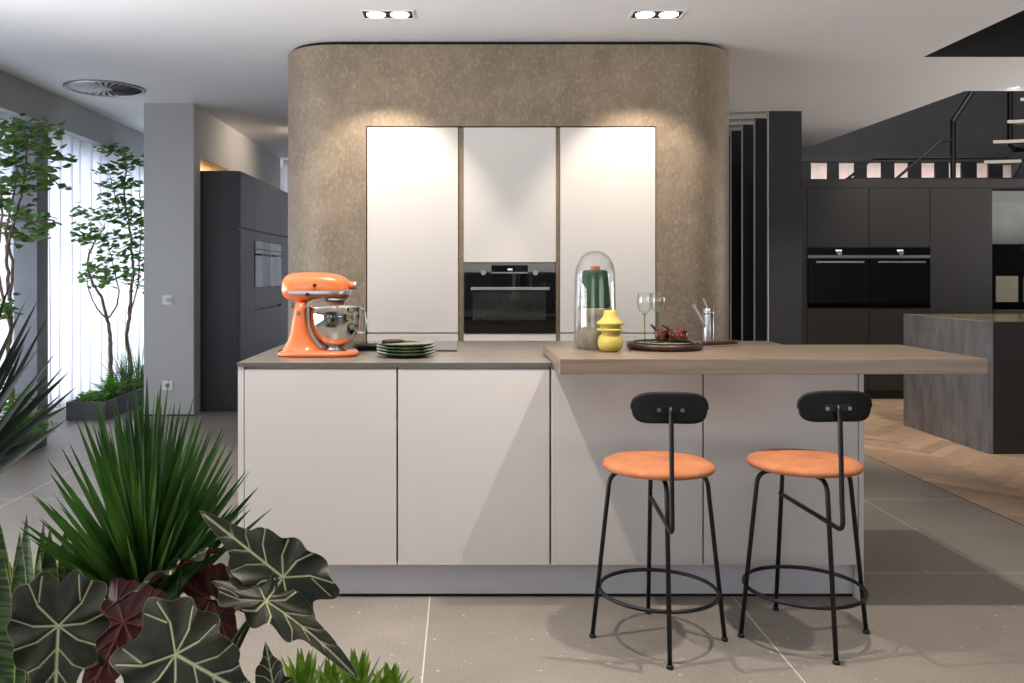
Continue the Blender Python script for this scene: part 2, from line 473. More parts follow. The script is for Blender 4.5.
# left window wall: two glazed openings
lw = bmesh.new()
box(lw, -3.95, -3.8, -4, 13, 2.45, CZ); box(lw, -3.95, -3.8, -4, 0.2, 0, 2.45); box(lw, -3.95, -3.8, 7.1, 7.33, 0, 2.45); box(lw, -3.95, -3.8, 12.4, 13, 0, 2.45); box(lw, -3.95, -3.8, 0.2, 12.4, 0, 0.06)
struct('wall_left', lw, M['grey_wall'])
for k, (a, b) in enumerate(((0.2, 7.1), (7.33, 12.4))):
    fr = bmesh.new(); n = 4 if k == 0 else 3
    for i in range(n+1):
        y = a+(b-a)*i/n; box(fr, -3.91, -3.85, max(a, y-0.03), min(b, y+0.03), 0.06, 2.45)
    box(fr, -3.91, -3.85, a, b, 0.06, 0.12); box(fr, -3.91, -3.85, a, b, 2.39, 2.45); box(fr, -3.91, -3.85, a, b, 1.5, 1.54)
    w = struct('window_%d' % (k+1), fr, M['dark_panel'])
    g = obj('window_pane', B(-3.882, -3.878, a, b, 0.06, 2.45), M['pane'], w)
# tall bright window at the end of the passage
hw = bmesh.new(); box(hw, -2.36, 0.4, 11.6, 11.64, 0, 0.1); box(hw, -2.36, 0.4, 11.6, 11.64, CZ-0.06, CZ)
for x in (-2.36, -1.44, -0.54, 0.36): box(hw, x, x+0.04, 11.6, 11.64, 0.1, CZ-0.06)
w = struct('window_3', hw, M['socket']); obj('window_pane', B(-2.32, 0.36, 11.618, 11.622, 0.1, CZ-0.06), M['pane'], w)

# curved feature wall with its recess for the kitchen cabinets
WY = 5.64; WL, WR, WRAD = -1.185, 1.845, 0.37
def feature_outline(inset=0.0):
    pts_l = [(WL+inset, 7.4-inset)]
    for k in range(13):
        t = R(180+90*k/12); pts_l.append((WL+WRAD+math.cos(t)*(WRAD-inset), WY+WRAD+math.sin(t)*(WRAD-inset)))
    pts_r = []
    for k in range(13):
        t = R(270+90*k/12); pts_r.append((WR-WRAD+math.cos(t)*(WRAD-inset), WY+WRAD+math.sin(t)*(WRAD-inset)))
    pts_r.append((WR-inset, 7.4-inset))
    return pts_l, pts_r
OX0, OX1, OZ = -0.610, 1.276, 2.224
pl, pr = feature_outline()
fw = bmesh.new()
prism(fw, pl+[(OX0, WY), (OX0, 7.4)], 0, OZ)
prism(fw, [(OX1, 7.4), (OX1, WY)]+pr, 0, OZ)
prism(fw, pl+pr, OZ, CZ-0.025)
box(fw, OX0, OX1, 6.30, 7.4, 0, OZ)
o = struct('wall_feature', fw, M['plaster'], smooth=True)
gl, gr = feature_outline(0.03)
struct('trim_feature_gap', prism(bmesh.new(), gl+gr, CZ-0.025, CZ), M['black_gap'])

# ---------------------------------------------------------------- kitchen wall units
def door(parent, x0, x1, z0, z1, y=WY+0.002, m='tall_white', name='door', th=0.02):
    return obj(name, B(x0, x1, y, y+th, z0, z1), M[m], parent, bev=0.0015)
def carcass(parent, x0, x1, y0, y1, z0, z1, m='tall_white', name='body'):
    return obj(name, B(x0, x1, y0, y1, z0, z1), M[m], parent)
for x0, x1, lab in ((-0.603, -0.013, 'tall white cabinet with one plain door, left of the built-in oven'),
                    (0.652, 1.270, 'tall white cabinet with one plain door, right of the built-in oven')):
    t = thing('tall_cabinet', lab, 'cabinet', ((x0+x1)/2, WY+0.3, 0), 'white wall units')
    carcass(t, x0+0.004, x1-0.004, WY+0.03, WY+0.58, 0, 2.21)
    door(t, x0, x1, 0.884, 2.216); door(t, x0, x1, 0.08, 0.874)
t = thing('oven_cabinet', 'white oven housing with a grey-white upper door over the built-in oven', 'cabinet', (0.33, WY+0.3, 0), 'white wall units')
x0, x1 = 0.025, 0.623
carcass(t, x0+0.002, x1-0.002, WY+0.03, WY+0.58, 1.337, 2.21, name='upper_body'); carcass(t, x0+0.002, x1-0.002, WY+0.03, WY+0.58, 0, 0.868, name='lower_body')
door(t, x0, x1, 1.340, 2.216); door(t, x0, x1, 0.08, 0.874)
bronze = bmesh.new()
for a, b in ((-0.011, 0.023), (0.625, 0.650)):
    tag(obj('channel_strip', B(a, b, WY+0.014, WY+0.024, 0, 2.216), M['plaster']), 'bronze vertical grip channel '+('left' if a < 0 else 'right')+' of the wall oven', 'trim strip', 'bronze grip channels')
# built-in compact oven
ov = thing('built_in_oven', 'black glass compact oven with steel control panel in the white wall units', 'oven', (0.327, WY+0.3, 0.877))
OXa, OXb = 0.0255, 0.6215
obj('body', B(OXa+0.01, OXb-0.01, WY+0.03, WY+0.5, 0.88, 1.328), M['black_plastic'], ov)
obj('control_panel', B(OXa, OXb, WY, WY+0.025, 1.274, 1.333), M['dark_steel'], ov, bev=0.002)
dd = obj('door', B(OXa, OXb, WY-0.004, WY+0.025, 0.88, 1.270), M['black_glass'], ov, bev=0.003)
def wp(zx, zy): # pixel in the oven close-up -> X, Z on the wall
    px = 450+zx/7.19; py = 250+zy/7.19
    q = P(px, py, WY); return q.x, q.z
ax, az = wp(163, 300); bx, bz = wp(688, 505)
obj('inner_window', B(ax, bx, WY-0.006, WY-0.004, bz, az), mat('oven_window', (40, 42, 40), 0.08, spec=0.8), dd)
hb = bmesh.new(); ax, az = wp(150, 266); bx, bz = wp(712, 288)
box(hb, ax, bx, WY-0.05, WY-0.035, bz, az)
for x in (ax+0.02, bx-0.035): box(hb, x, x+0.015, WY-0.036, WY-0.004, bz+0.004, az-0.004)
obj('handle', hb, M['steel'], dd, bev=0.003)
ax, az = wp(298, 110); bx, bz = wp(560, 157)
ds = obj('display', B(ax, bx, WY-0.003, WY, bz, az), M['black_glass'], ov)
seg = bmesh.new()
for zx in (415, 424, 433, 442):
    a_, b_ = wp(zx, 133); c_, d_ = wp(zx+6, 146); box(seg, a_, c_, WY-0.0038, WY-0.003, d_, b_)
obj('clock_digits', seg, M['display'], ds)
for zx in (240, 613):
    kx, kz = wp(zx, 163)
    k_ = bmesh.new(); tube(k_, [(kx, WY, kz), (kx, WY-0.022, kz)], 0.017, 20)
    obj('knob', k_, M['steel'], ov, smooth=True)
ax, az = wp(298, 160); bx, bz = wp(560, 168)
obj('trim_line', B(ax, bx, WY-0.006, WY, bz, az), M['steel'], ov)

# ---------------------------------------------------------------- island
IF = 3.361
doors = [(-0.8345, -0.2465, 'first from the left end'), (-0.2400, 0.3465, 'second from the left end, under the plates'),
         (0.3540, 0.9390, 'behind the stool with the frontal back'), (0.9450, 1.5410, 'at the right end, behind the angled stool')]
for x0, x1, lab in doors:
    t = thing('island_cabinet', 'white handleless island cabinet, '+lab, 'cabinet', ((x0+x1)/2, IF+0.3, 0.10), 'island base cabinets')
    carcass(t, x0-0.001, x1+0.001, IF+0.024, 4.38, 0.139, 0.904, 'white_lacquer')
    obj('door', B(x0, x1, IF, IF+0.02, 0.139, 0.897), M['white_lacquer'], t, bev=0.0015)
tag(obj('island_gable', B(-0.860, -0.8375, IF, 4.40, 0, 0.907), M['white_lacquer'], bev=0.001), 'white end panel closing the island on the plant side', 'panel', 'island end panels')
tag(obj('island_gable', B(1.5445, 1.564, IF, 4.40, 0, 0.907), M['white_lacquer'], bev=0.001), 'white end panel closing the island on the side of the angled stool', 'panel', 'island end panels')
t = thing('toe_kick', 'pale grey recessed toe kick under the island doors', 'plinth', (0.35, IF+0.05, 0))
obj('board', B(-0.836, 1.543, IF+0.045, IF+0.065, 0.012, 0.137), M['plinth_white'], t)
obj('shadow_gap', B(-0.836, 1.543, IF+0.05, IF+0.07, 0, 0.012), M['black_gap'], t)
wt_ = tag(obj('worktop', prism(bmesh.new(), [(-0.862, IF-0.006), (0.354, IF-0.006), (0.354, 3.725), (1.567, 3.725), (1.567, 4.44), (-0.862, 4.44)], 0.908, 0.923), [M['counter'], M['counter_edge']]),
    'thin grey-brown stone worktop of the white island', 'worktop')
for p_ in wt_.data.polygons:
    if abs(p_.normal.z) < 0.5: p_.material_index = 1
tag(obj('bar_counter', B(0.357, 1.886, 3.10, 3.72, 0.908, 0.963), M['oak'], bev=0.0015), 'thick oak bar slab overhanging the right end of the island', 'worktop')

t = thing('induction_hob', 'flat black glass induction hob behind the mixer and plates', 'hob', (-0.4, 4.1, 0.923))
obj('glass_plate', B(-0.80, -0.013, 3.84, 4.36, 0.9235, 0.929), M['black_glass'], t, bev=0.001)
obj('front_trim', B(-0.80, -0.013, 3.836, 3.840, 0.9235, 0.929), M['black_metal'], t)

# ---------------------------------------------------------------- stand mixer
MX0 = (277.3-HX)*3.66/F          # left end of the foot
MS = F/3.66*6.83*1.0
MY = 3.65
def mz(zy): return 0.9235+(630-zy)/1640.0
def mx(zx): return P(277.3, 0, 3.62).x + (zx-50)/1640.0
mi = thing('stand_mixer', 'orange stand mixer with polished steel bowl on the island worktop', 'mixer', (mx(300), MY, 0.923))
secs = []
for zy, l, r, hy in ((629, 52, 596, 0.092), (622, 47, 602, 0.098), (606, 55, 600, 0.098), (594, 70, 585, 0.090), (588, 80, 400, 0.086), (580, 88, 352, 0.082), (560, 100, 326, 0.078), (530, 115, 300, 0.073), (500, 126, 280, 0.07), (470, 136, 266, 0.067), (430, 144, 256, 0.064), (380, 153, 248, 0.061), (320, 166, 246, 0.058), (262, 176, 250, 0.055)):
    secs.append([(a, b, mz(zy)) for a, b in sup((mx(l)+mx(r))/2, MY, (mx(r)-mx(l))/2, hy, 3.0, 36)])
body = obj('body', loft(bmesh.new(), secs), M['orange'], mi, smooth='all')
bd = bmesh.new(); lathe(bd, [(0, 0), (0.009, 0), (0.009, 0.003), (0, 0.003)], n=14)
bmesh.ops.rotate(bd, verts=bd.verts, matrix=Matrix.Rotation(R(90), 3, 'X')); bmesh.ops.translate(bd, verts=bd.verts, vec=(mx(205), MY-0.058, mz(335)))
obj('badge', bd, M['dark_steel'], body, smooth=True)
def head_secs(tab, e=2.5, grow=0):
    out = []
    for zx, t_, b_, hy in tab:
        out.append([(mx(zx), a, z) for a, z in sup(MY, (mz(t_)+mz(b_))/2, hy+grow, (mz(t_)-mz(b_))/2, e, 36)])
    return out
head = obj('head', loft(bmesh.new(), head_secs([(76, 150, 185, 0.014), (80, 118, 208, 0.034), (92, 92, 228, 0.046), (112, 75, 242, 0.054), (150, 61, 250, 0.060), (200, 58, 262, 0.062), (250, 57, 262, 0.063), (285, 57, 246, 0.063), (340, 58, 236, 0.063), (400, 60, 236, 0.062), (450, 70, 237, 0.060), (490, 84, 237, 0.056), (520, 102, 236, 0.048), (536, 122, 232, 0.038), (541, 150, 210, 0.02)])), M['orange'], mi, smooth='all')
bt = []
for zx, hy in ((134, 0.0625), (200, 0.0655), (300, 0.067), (400, 0.0655), (460, 0.0635), (500, 0.058), (530, 0.048), (543, 0.034)):
    bt.append([(mx(zx), a, z) for a, z in sup(MY, mz(195), hy, 0.0098, 8, 24)])
obj('trim_band', loft(bmesh.new(), bt), M['steel'], head, smooth=True)
bm = bmesh.new(); tube(bm, [(mx(530), MY, mz(146)), (mx(572), MY, mz(146))], 0.0165, 24); obj('hub', bm, M['orange'], head, smooth=True)
bm = bmesh.new(); tube(bm, [(mx(572), MY, mz(146)), (mx(586), MY, mz(146))], 0.0172, 24); obj('hub_cap', bm, M['steel'], head, smooth=True)
for zx, zy, y in ((315, 145, 0.066), (267, 207, 0.072)):
    bm = bmesh.new(); tube(bm, [(mx(zx), MY-y+0.02, mz(zy)), (mx(zx), MY-y-0.006, mz(zy))], 0.0075, 16); obj('knob', bm, M['black_plastic'], head, smooth=True)
lathe_c = (mx(452), MY, 0)
bm = lathe(bmesh.new(), [(0, mz(236)), (0.048, mz(236)), (0.050, mz(246)), (0.044, mz(262)), (0, mz(262))], lathe_c); obj('collar', bm, M['steel'], head, smooth=True)
bm = lathe(bmesh.new(), [(0, mz(262)), (0.036, mz(262)), (0.034, mz(280)), (0, mz(283))], lathe_c); obj('planetary_disc', bm, M['orange'], head, smooth=True)
bm = bmesh.new(); tube(bm, [(mx(452), MY, mz(283)), (mx(452), MY, mz(330))], 0.007, 10); obj('beater_shaft', bm, M['steel'], head, smooth=True)
bc = (mx(438), MY, 0.923)
prof = [(0.0, 0.030), (0.030, 0.030), (0.046, 0.026), (0.047, 0.030), (0.034, 0.036), (0.046, 0.040), (0.064, 0.055), (0.083, 0.078), (0.098, 0.108), (0.1055, 0.138), (0.107, 0.170), (0.107, 0.201), (0.110, 0.203), (0.110, 0.206), (0.105, 0.206), (0.104, 0.170), (0.1025, 0.138), (0.095, 0.108), (0.080, 0.080), (0.060, 0.058), (0, 0.050)]
bowl = obj('bowl', lathe(bmesh.new(), prof, bc, 48), M['chrome'], mi, smooth='all')
bm = bmesh.new()
hp = fillet([(mx(600), MY, mz(308)), (mx(640), MY, mz(312)), (mx(652), MY, mz(400)), (mx(640), MY, mz(480)), (mx(592), MY, mz(474))], 0.02)
tube(bm, hp, 0.0065, 12); obj('handle', bm, M['chrome'], bowl, smooth=True)
bm = bmesh.new(); box(bm, mx(158), mx(168), MY-0.062, MY-0.05, mz(300), mz(262)); obj('lock_lever', bm, M['black_plastic'], head, bev=0.002)
bm = lathe(bmesh.new(), [(0, 0.0255), (0.05, 0.0255), (0.05, 0.029), (0, 0.029)], bc); obj('bowl_clamp', bm, M['steel'], mi, smooth=True)

# ---------------------------------------------------------------- plates, dish, spoon
PX, PY = (406-HX)*3.62/F, 3.62
pz = 0.923
labels = ['dark green glazed plate at the bottom of the stack beside the mixer', 'dark green glazed plate second from the bottom of the stack', 'dark green glazed plate second from the top of the stack', 'pale-topped green plate uppermost in the stack under a wooden spoon']
for i in range(4):
    z = 0.9235+i*0.0125
    cxy = (PX+rnd.uniform(-.003, .003), PY+rnd.uniform(-.003, .003), z)
    t = thing('plate', labels[i], 'plate', cxy, 'stack of green plates')
    obj('dish', lathe(bmesh.new(), [(0, 0), (0.078, 0), (0.082, 0.003), (0.112, 0.011), (0.125, 0.0185), (0.1255, 0.020), (0.122, 0.0205), (0.108, 0.0145), (0.08, 0.0065), (0, 0.0055)], cxy, 48), M['green_glaze'], t, smooth='all')
    obj('glazed_centre', lathe(bmesh.new(), [(0.078, 0.0066), (0, 0.0062)], cxy, 40), M['plate_top'], t, smooth='all')
ztop = 0.9235+3*0.0125
bm = bmesh.new()
tube(bm, [P(404, 342, 3.66), P(400, 342, 3.66), P(392, 342.2, 3.66), P(384, 342.6, 3.66), P(382, 342.8, 3.66)], [0.004, 0.008, 0.0095, 0.0085, 0.004], 12)
bmesh.ops.translate(bm, verts=bm.verts, vec=(0, 0, 0.004))
t_ = tag(obj('wooden_spoon', bm, M['walnut'], smooth='all'), 'short brown wooden handle resting on the top plate', 'utensil')
bm = bmesh.new()
zc = 0.929
secs = []
for z, s in ((zc, 0.80), (zc+0.004, 0.95), (zc+0.014, 1.0), (zc+0.02, 0.97), (zc+0.014, 0.9), (zc+0.007, 0.8)):
    secs.append([(a, b, z) for a, b in sup(P(382, 0, 3.93).x, 3.93, 0.135*s, 0.035*s, 2.2, 36)])
tag(obj('oval_dish', loft(bm, secs), M['black_plastic'], smooth='all'), 'low black oval dish on the hob behind the plates', 'dish')

# ---------------------------------------------------------------- glass dome with yarn cone
TZ = 0.963
def at(px, D): return ((px-HX)*D/F, D)
dx, dy = at(595, 3.54)
prof_o = [(0.0855, 0.0), (0.085, 0.10), (0.083, 0.20), (0.081, 0.30), (0.0785, 0.325), (0.070, 0.352), (0.055, 0.375), (0.036, 0.389), (0.018, 0.395), (0, 0.397)]
prof_i = [(r-0.003 if r > 0.02 else r*0.85, z-(0.0035 if z > 0.3 else 0)) for r, z in prof_o]
tag(obj('glass_dome', lathe(bmesh.new(), prof_o+prof_i[::-1], (dx, dy, TZ+0.0005), 64, close=True), M['glass'], smooth='all'), 'tall clear glass cloche over a green yarn cone on the bar', 'glass dome')
bl = bmesh.new(); lathe(bl, [(0, 0), (0.070, 0), (0.072, 0.004), (0.072, 0.160), (0.070, 0.165), (0, 0.165)], (dx, dy, TZ+0.001), 28)
tag(obj('wood_block', bl, M['bark_block'], smooth=True), 'grey weathered wooden block inside the glass dome', 'wood block')
yt = thing('yarn_cone', 'cone of dark green yarn with red tip inside the glass dome', 'yarn', (dx, dy, TZ+0.167))
yp = [(0, 0), (0.060, 0.0), (0.064, 0.006)]
for k in range(30):
    f = k/29; yp.append((0.0635-0.013*f+(0.0009 if k % 2 else -0.0004), 0.008+0.135*f))
yp += [(0.047, 0.150), (0.02, 0.154), (0, 0.154)]
obj('wound_yarn', lathe(bmesh.new(), yp, (dx, dy, TZ+0.167), 40), M['yarn'], yt, smooth='all')
obj('cone_tip', lathe(bmesh.new(), [(0, 0.15), (0.020, 0.15), (0.019, 0.168), (0, 0.168)], (dx, dy, TZ+0.167), 24), M['red_cap'], yt, smooth=True)

# yellow candle-holder vase
vx, vy = at(610.3, 3.395)
vp = [(0, 0), (0.030, 0), (0.040, 0.006), (0.0475, 0.022), (0.0485, 0.040), (0.045, 0.056), (0.036, 0.068), (0.033, 0.073), (0.040, 0.078), (0.0525, 0.083), (0.0535, 0.086), (0.050, 0.089), (0.040, 0.092), (0.0375, 0.097), (0.042, 0.102), (0.053, 0.107), (0.054, 0.111), (0.050, 0.116), (0.040, 0.122), (0.030, 0.134), (0.0245, 0.150), (0.0225, 0.160), (0.019, 0.161), (0.018, 0.155), (0.02, 0.12), (0, 0.10)]
tag(obj('ceramic_vase', lathe(bmesh.new(), vp, (vx, vy, TZ+0.0005), 48), M['yellow'], smooth='all'), 'yellow ceramic vase with two ring collars beside the glass dome', 'vase')

# round serving board with handle
bx_, by_ = at(664.5, 3.51)
BT = TZ+0.0265
t = thing('serving_board', 'round dark walnut serving board with a long handle on the bar', 'board', (bx_, by_, TZ))
bmt = lathe(bmesh.new(), [(0, 0.0), (0.138, 0.0), (0.148, 0.006), (0.1515, 0.016), (0.148, 0.025), (0.143, 0.026), (0.139, 0.0215), (0, 0.0215)], (bx_, by_, TZ+0.0005), 64)
obj('round_board', bmt, M['walnut'], t, smooth='all')
he = Vector((P(737, 0, 3.66).x, 3.66, TZ+0.016)); hs = Vector((bx_+0.13, by_+0.06, TZ+0.014))
secs = []
dvec = (he-hs).normalized(); side = dvec.cross(Vector((0, 0, 1))).normalized()
for f, w in ((0, 0.028), (0.15, 0.019), (0.3, 0.016), (0.8, 0.016), (0.95, 0.015), (1.0, 0.009)):
    c = hs.lerp(he, f); secs.append([tuple(c+side*a+Vector((0, 0, b))) for a, b in sup(0, 0, w, 0.009, 3, 20)])
obj('handle', loft(bmesh.new(), secs), M['walnut'], t, smooth='all')
pt = thing('glass_plate', 'flat green-rimmed glass plate lying on the round board', 'plate', (bx_, by_, TZ+0.0225))
obj('rim', lathe(bmesh.new(), [(0.115, 0.0), (0.133, 0.004), (0.134, 0.007), (0.131, 0.008), (0.114, 0.003)], (bx_, by_, TZ+0.0225), 56, close=True), mat('dark_green_rim', (20, 34, 20), 0.15), pt, smooth='all')
obj('centre', lathe(bmesh.new(), [(0, 0), (0.115, 0), (0.115, 0.003), (0, 0.003)], (bx_, by_, TZ+0.0225), 56), M['plate_top'], pt, smooth='all')
PZ = TZ+0.0262
# wine glasses
def wine(px, D, lab):
    x, y = at(px, D); c = (x, y, PZ)
    t = thing('wine_glass', lab, 'glass', c, 'green-stemmed wine glasses')
    out = [(0.027, 0.202), (0.0295, 0.182), (0.0295, 0.165), (0.027, 0.145), (0.021, 0.128), (0.010, 0.122)]
    inn = [(0.008, 0.1265), (0.0195, 0.131), (0.0258, 0.147), (0.0282, 0.165), (0.0282, 0.182), (0.026, 0.202)]
    obj('bowl', lathe(bmesh.new(), out+[(0, 0.1215), (0, 0.1262)]+inn, c, 40, close=True), M['glass'], t, smooth='all')
    obj('stem', lathe(bmesh.new(), [(0, 0.1214), (0.010, 0.1214), (0.006, 0.116), (0.0028, 0.108), (0.0026, 0.02), (0.0045, 0.008), (0.012, 0.004), (0.030, 0.0015), (0.030, 0), (0, 0)], c, 28), M['green_glass'], t, smooth='all', label='green glass stem and foot')
wine(644.6, 3.455, 'wine glass with green stem nearer the yellow vase')
wine(657.5, 3.50, 'wine glass with green stem nearer the red cups')
# small red cups with wooden handles on a saucer
sx, sy = at(678, 3.56)
tag(obj('saucer', lathe(bmesh.new(), [(0, 0), (0.030, 0), (0.048, 0.007), (0.050, 0.009), (0.046, 0.009), (0.028, 0.0035), (0, 0.0035)], (sx, sy, PZ), 40), M['green_glaze'], smooth='all'), 'small dark green saucer under the red cup', 'saucer')
def cup(px, D, z, r, lab):
    x, y = at(px, D); c = (x, y, z)
    t = thing('cup', lab, 'cup', c, 'red glazed cups')
    obj('bowl', lathe(bmesh.new(), [(0, 0), (r*0.82, 0), (r*0.95, 0.006), (r, 0.02), (r*1.02, 0.043), (r*0.97, 0.045), (r*0.93, 0.02), (r*0.8, 0.008), (0, 0.006)], c, 36), M['red_glaze'], t, smooth='all')
    bm = bmesh.new(); tube(bm, [(x-r*0.86, y, z+0.040), (x-r*1.1, y, z+0.052), (x-r*1.6, y, z+0.066)], [0.004, 0.006, 0.0055], 10)
    obj('handle', bm, M['walnut'], t, smooth='all', label='short wooden handle')
cup(662, 3.605, PZ+0.001, 0.029, 'small red cup partly hidden behind the other')
cup(678, 3.56, PZ+0.004, 0.040, 'larger speckled red cup standing in front on the saucer')
# steel oil dispenser
ox, oy = at(708.5, 4.30)
t = thing('oil_dispenser', 'brushed steel oil can with slanted spout at the back of the worktop', 'dispenser', (ox, oy, 0.923))
obj('body', lathe(bmesh.new(), [(0, 0), (0.026, 0), (0.0265, 0.002), (0.0265, 0.140), (0.0255, 0.142), (0, 0.142)], (ox, oy, 0.9235), 36), M['steel'], t, smooth=True)
obj('seal_ring', lathe(bmesh.new(), [(0, 0.142), (0.0245, 0.142), (0.0245, 0.147), (0, 0.147)], (ox, oy, 0.9235), 36), M['black_plastic'], t, smooth=True)
obj('lid', lathe(bmesh.new(), [(0, 0.147), (0.0265, 0.147), (0.0265, 0.168), (0.024, 0.171), (0, 0.171)], (ox, oy, 0.9235), 36), M['steel'], t, smooth=True)
bm = bmesh.new(); tube(bm, [P(705.5, 327, 4.29), P(693.5, 305, 4.29)], 0.010, 16); obj('spout', bm, M['steel'], t, smooth=True)
bm = bmesh.new(); tube(bm, [P(707.5, 308.5, 4.30), P(703, 298.5, 4.30)], 0.0065, 14); obj('air_tube', bm, M['steel'], t, smooth=True)

# ---------------------------------------------------------------- bar stools
def make_stool(lab):
    st = thing('bar_stool', lab, 'stool', (0, 0, 0), 'orange bar stools at the counter')
    # seat: domed velvet cushion on a thin shell
    sr = 0.192
    prof = [(0, 0.598), (0.10, 0.594), (0.16, 0.590), (sr-0.004, 0.594), (sr, 0.603), (sr-0.004, 0.612), (0.17, 0.620), (0.12, 0.624), (0.05, 0.6245), (0, 0.6245)]
    seat = obj('seat', lathe(bmesh.new(), prof, (0, 0, 0), 64), M['seat_fabric'], st, smooth='all', label='round orange velvet seat')
    obj('seat_shell', lathe(bmesh.new(), [(0, 0.588), (0.10, 0.586), (0.155, 0.5875), (0.160, 0.5905), (0.10, 0.5935), (0, 0.5975)], (0, 0, 0), 48), M['seat_under'], seat, smooth='all')
    fr = 0.2265
    for k, (cx, cy) in enumerate(((-1, 0), (1, 0), (0, -1), (0, 1))):
        pts = fillet([(cx*0.07, cy*0.07, 0.578), (cx*0.165, cy*0.165, 0.578), (cx*fr, cy*fr, 0.008)], 0.045, 8)
        bm = bmesh.new(); tube(bm, pts, 0.0078, 12)
        lg = obj('leg', bm, M['black_metal'], st, smooth='all')
        obj('foot_glide', lathe(bmesh.new(), [(0, 0), (0.0115, 0), (0.0115, 0.010), (0.008, 0.013), (0, 0.013)], (cx*fr, cy*fr, 0), 16), M['rubber'], lg, smooth=True)
    bm = bmesh.new(); n = 72; rr = 0.201
    pts = [(rr*math.cos(2*math.pi*k/n), rr*math.sin(2*math.pi*k/n), 0.172) for k in range(n)]
    rings = []
    for k in range(n):
        a = 2*math.pi*k/n; ring = []
        for j in range(10):
            b = 2*math.pi*j/10; q = rr+0.0068*math.cos(b)
            ring.append(bm.verts.new((q*math.cos(a), q*math.sin(a), 0.172+0.0068*math.sin(b))))
        rings.append(ring)
    for k in range(n):
        A_, B_ = rings[k], rings[(k+1) % n]
        for j in range(10): bm.faces.new((A_[j], B_[j], B_[(j+1) % 10], A_[(j+1) % 10]))
    obj('foot_ring', bm, M['black_metal'], st, smooth='all')
    # tube: from the far leg down under the seat, round the bend and up to the backrest
    pts = fillet([(0, 0.188, 0.450), (0, -0.05, 0.447), (0, -0.272, 0.444), (0, -0.264, 0.52), (0, -0.252, 0.80), (0, -0.238, 0.842)], 0.075, 10)
    bm = bmesh.new(); tube(bm, pts, 0.0078, 12); obj('backrest_tube', bm, M['black_metal'], st, smooth='all')
    # backrest: curved plywood lozenge
    bm = bmesh.new(); nu, nv = 26, 9; W, Hh = 0.122, 0.0505
    def pt(u, v, off):
        # u,v in -1..1 ; rounded-rectangle shape
        w = W*u; e = 3.2
        hh = Hh*(1-abs(u)**5.2)**(1/2.5) if abs(u) < 1 else 0
        z = 0.8325+hh*v+0.006*(1-u*u)
        y = -0.236+(W*u)**2*1.0 + off - 0.02*(z-0.838)
        return (w*(1+0.02*v), y, z)
    us = [math.sin(math.pi/2*(-1+2*i/nu)) for i in range(nu+1)]
    fr_, bk_ = [], []
    for u in us:
        fr_.append([bm.verts.new(pt(u, -1+2*j/nv, 0.0)) for j in range(nv+1)])
        bk_.append([bm.verts.new(pt(u, -1+2*j/nv, 0.011)) for j in range(nv+1)])
    for i in range(nu):
        for j in range(nv):
            bm.faces.new((fr_[i][j], fr_[i+1][j], fr_[i+1][j+1], fr_[i][j+1]))
            bm.faces.new((bk_[i][j], bk_[i][j+1], bk_[i+1][j+1], bk_[i+1][j]))
        bm.faces.new((fr_[i][0], bk_[i][0], bk_[i+1][0], fr_[i+1][0]))
        bm.faces.new((fr_[i][nv], fr_[i+1][nv], bk_[i+1][nv], bk_[i][nv]))
    bmesh.ops.remove_doubles(bm, verts=bm.verts, dist=1e-5); bmesh.ops.recalc_face_normals(bm, faces=bm.faces)
    br = obj('backrest', bm, M['backrest'], st, smooth='all')
    pb = bmesh.new(); box(pb, -0.045, 0.045, -0.240, -0.236, 0.822, 0.846); obj('mount_plate', pb, M['black_metal'], br, bev=0.0015)
    for s in (-1, 1):
        bm = bmesh.new(); tube(bm, [(s*0.037, -0.240, 0.832), (s*0.037, -0.2435, 0.832)], 0.0065, 14); obj('screw', bm, M['dark_steel'], br, smooth=True)
    return st
s1 = make_stool('orange-seated black bar stool seen straight from behind, nearer the plants')
s2 = copy_tree(s1)
s2['label'] = 'orange-seated black bar stool turned slightly, at the open end of the bar'
s1.location = (0.688, 3.012, 0); s1.rotation_euler = (0, 0, R(-3.6))
s2.location = (1.206, 3.045, 0); s2.rotation_euler = (0, 0, R(4.0))

# ---------------------------------------------------------------- ceiling fixtures
def spot_fixture(x, y, lab):
    t = thing('recessed_spotlight', lab, 'ceiling light', (x, y, CZ-0.02), 'twin recessed ceiling spotlights')
    bm = bmesh.new(); w, d, f = 0.155, 0.082, 0.012
    box(bm, x-w, x+w, y-d, y-d+f, CZ-0.006, CZ-0.001); box(bm, x-w, x+w, y+d-f, y+d, CZ-0.006, CZ-0.001)
    box(bm, x-w, x-w+f, y-d+f, y+d-f, CZ-0.006, CZ-0.001); box(bm, x+w-f, x+w, y-d+f, y+d-f, CZ-0.006, CZ-0.001)
    obj('frame', bm, M['socket'], t)
    obj('recess', B(x-w+f, x+w-f, y-d+f, y+d-f, CZ-0.003, CZ-0.001), M['black_gap'], t)
    for s in (-1, 1):
        bm = lathe(bmesh.new(), [(0, -0.007), (0.050, -0.006), (0.055, -0.003), (0.055, 0), (0, 0)], (x+s*0.069, y, CZ-0.003), 28)
        obj('lamp', bm, M['lamp'], t, smooth=True)
FIX = [(-0.42, 5.06, 'twin ceiling spotlight above the mixer side of the tall cabinets'), (1.148, 5.06, 'twin ceiling spotlight above the yarn dome side of the tall cabinets')]
for a in FIX: spot_fixture(*a)
def spot(x, y, z, tgt, power, ang=70, blend=0.5, col=(1, 0.86, 0.72), r=0.03):
    l = bpy.data.lights.new('spot', 'SPOT'); l.energy = power; l.spot_size = R(ang); l.spot_blend = blend; l.color = col; l.shadow_soft_size = r
    o = bpy.data.objects.new('spot_light', l); COL.objects.link(o); o.location = (x, y, z)
    o.rotation_euler = (Vector(tgt)-Vector((x, y, z))).to_track_quat('-Z', 'Y').to_euler()
    return o
WARM = (1.0, 0.85, 0.70)
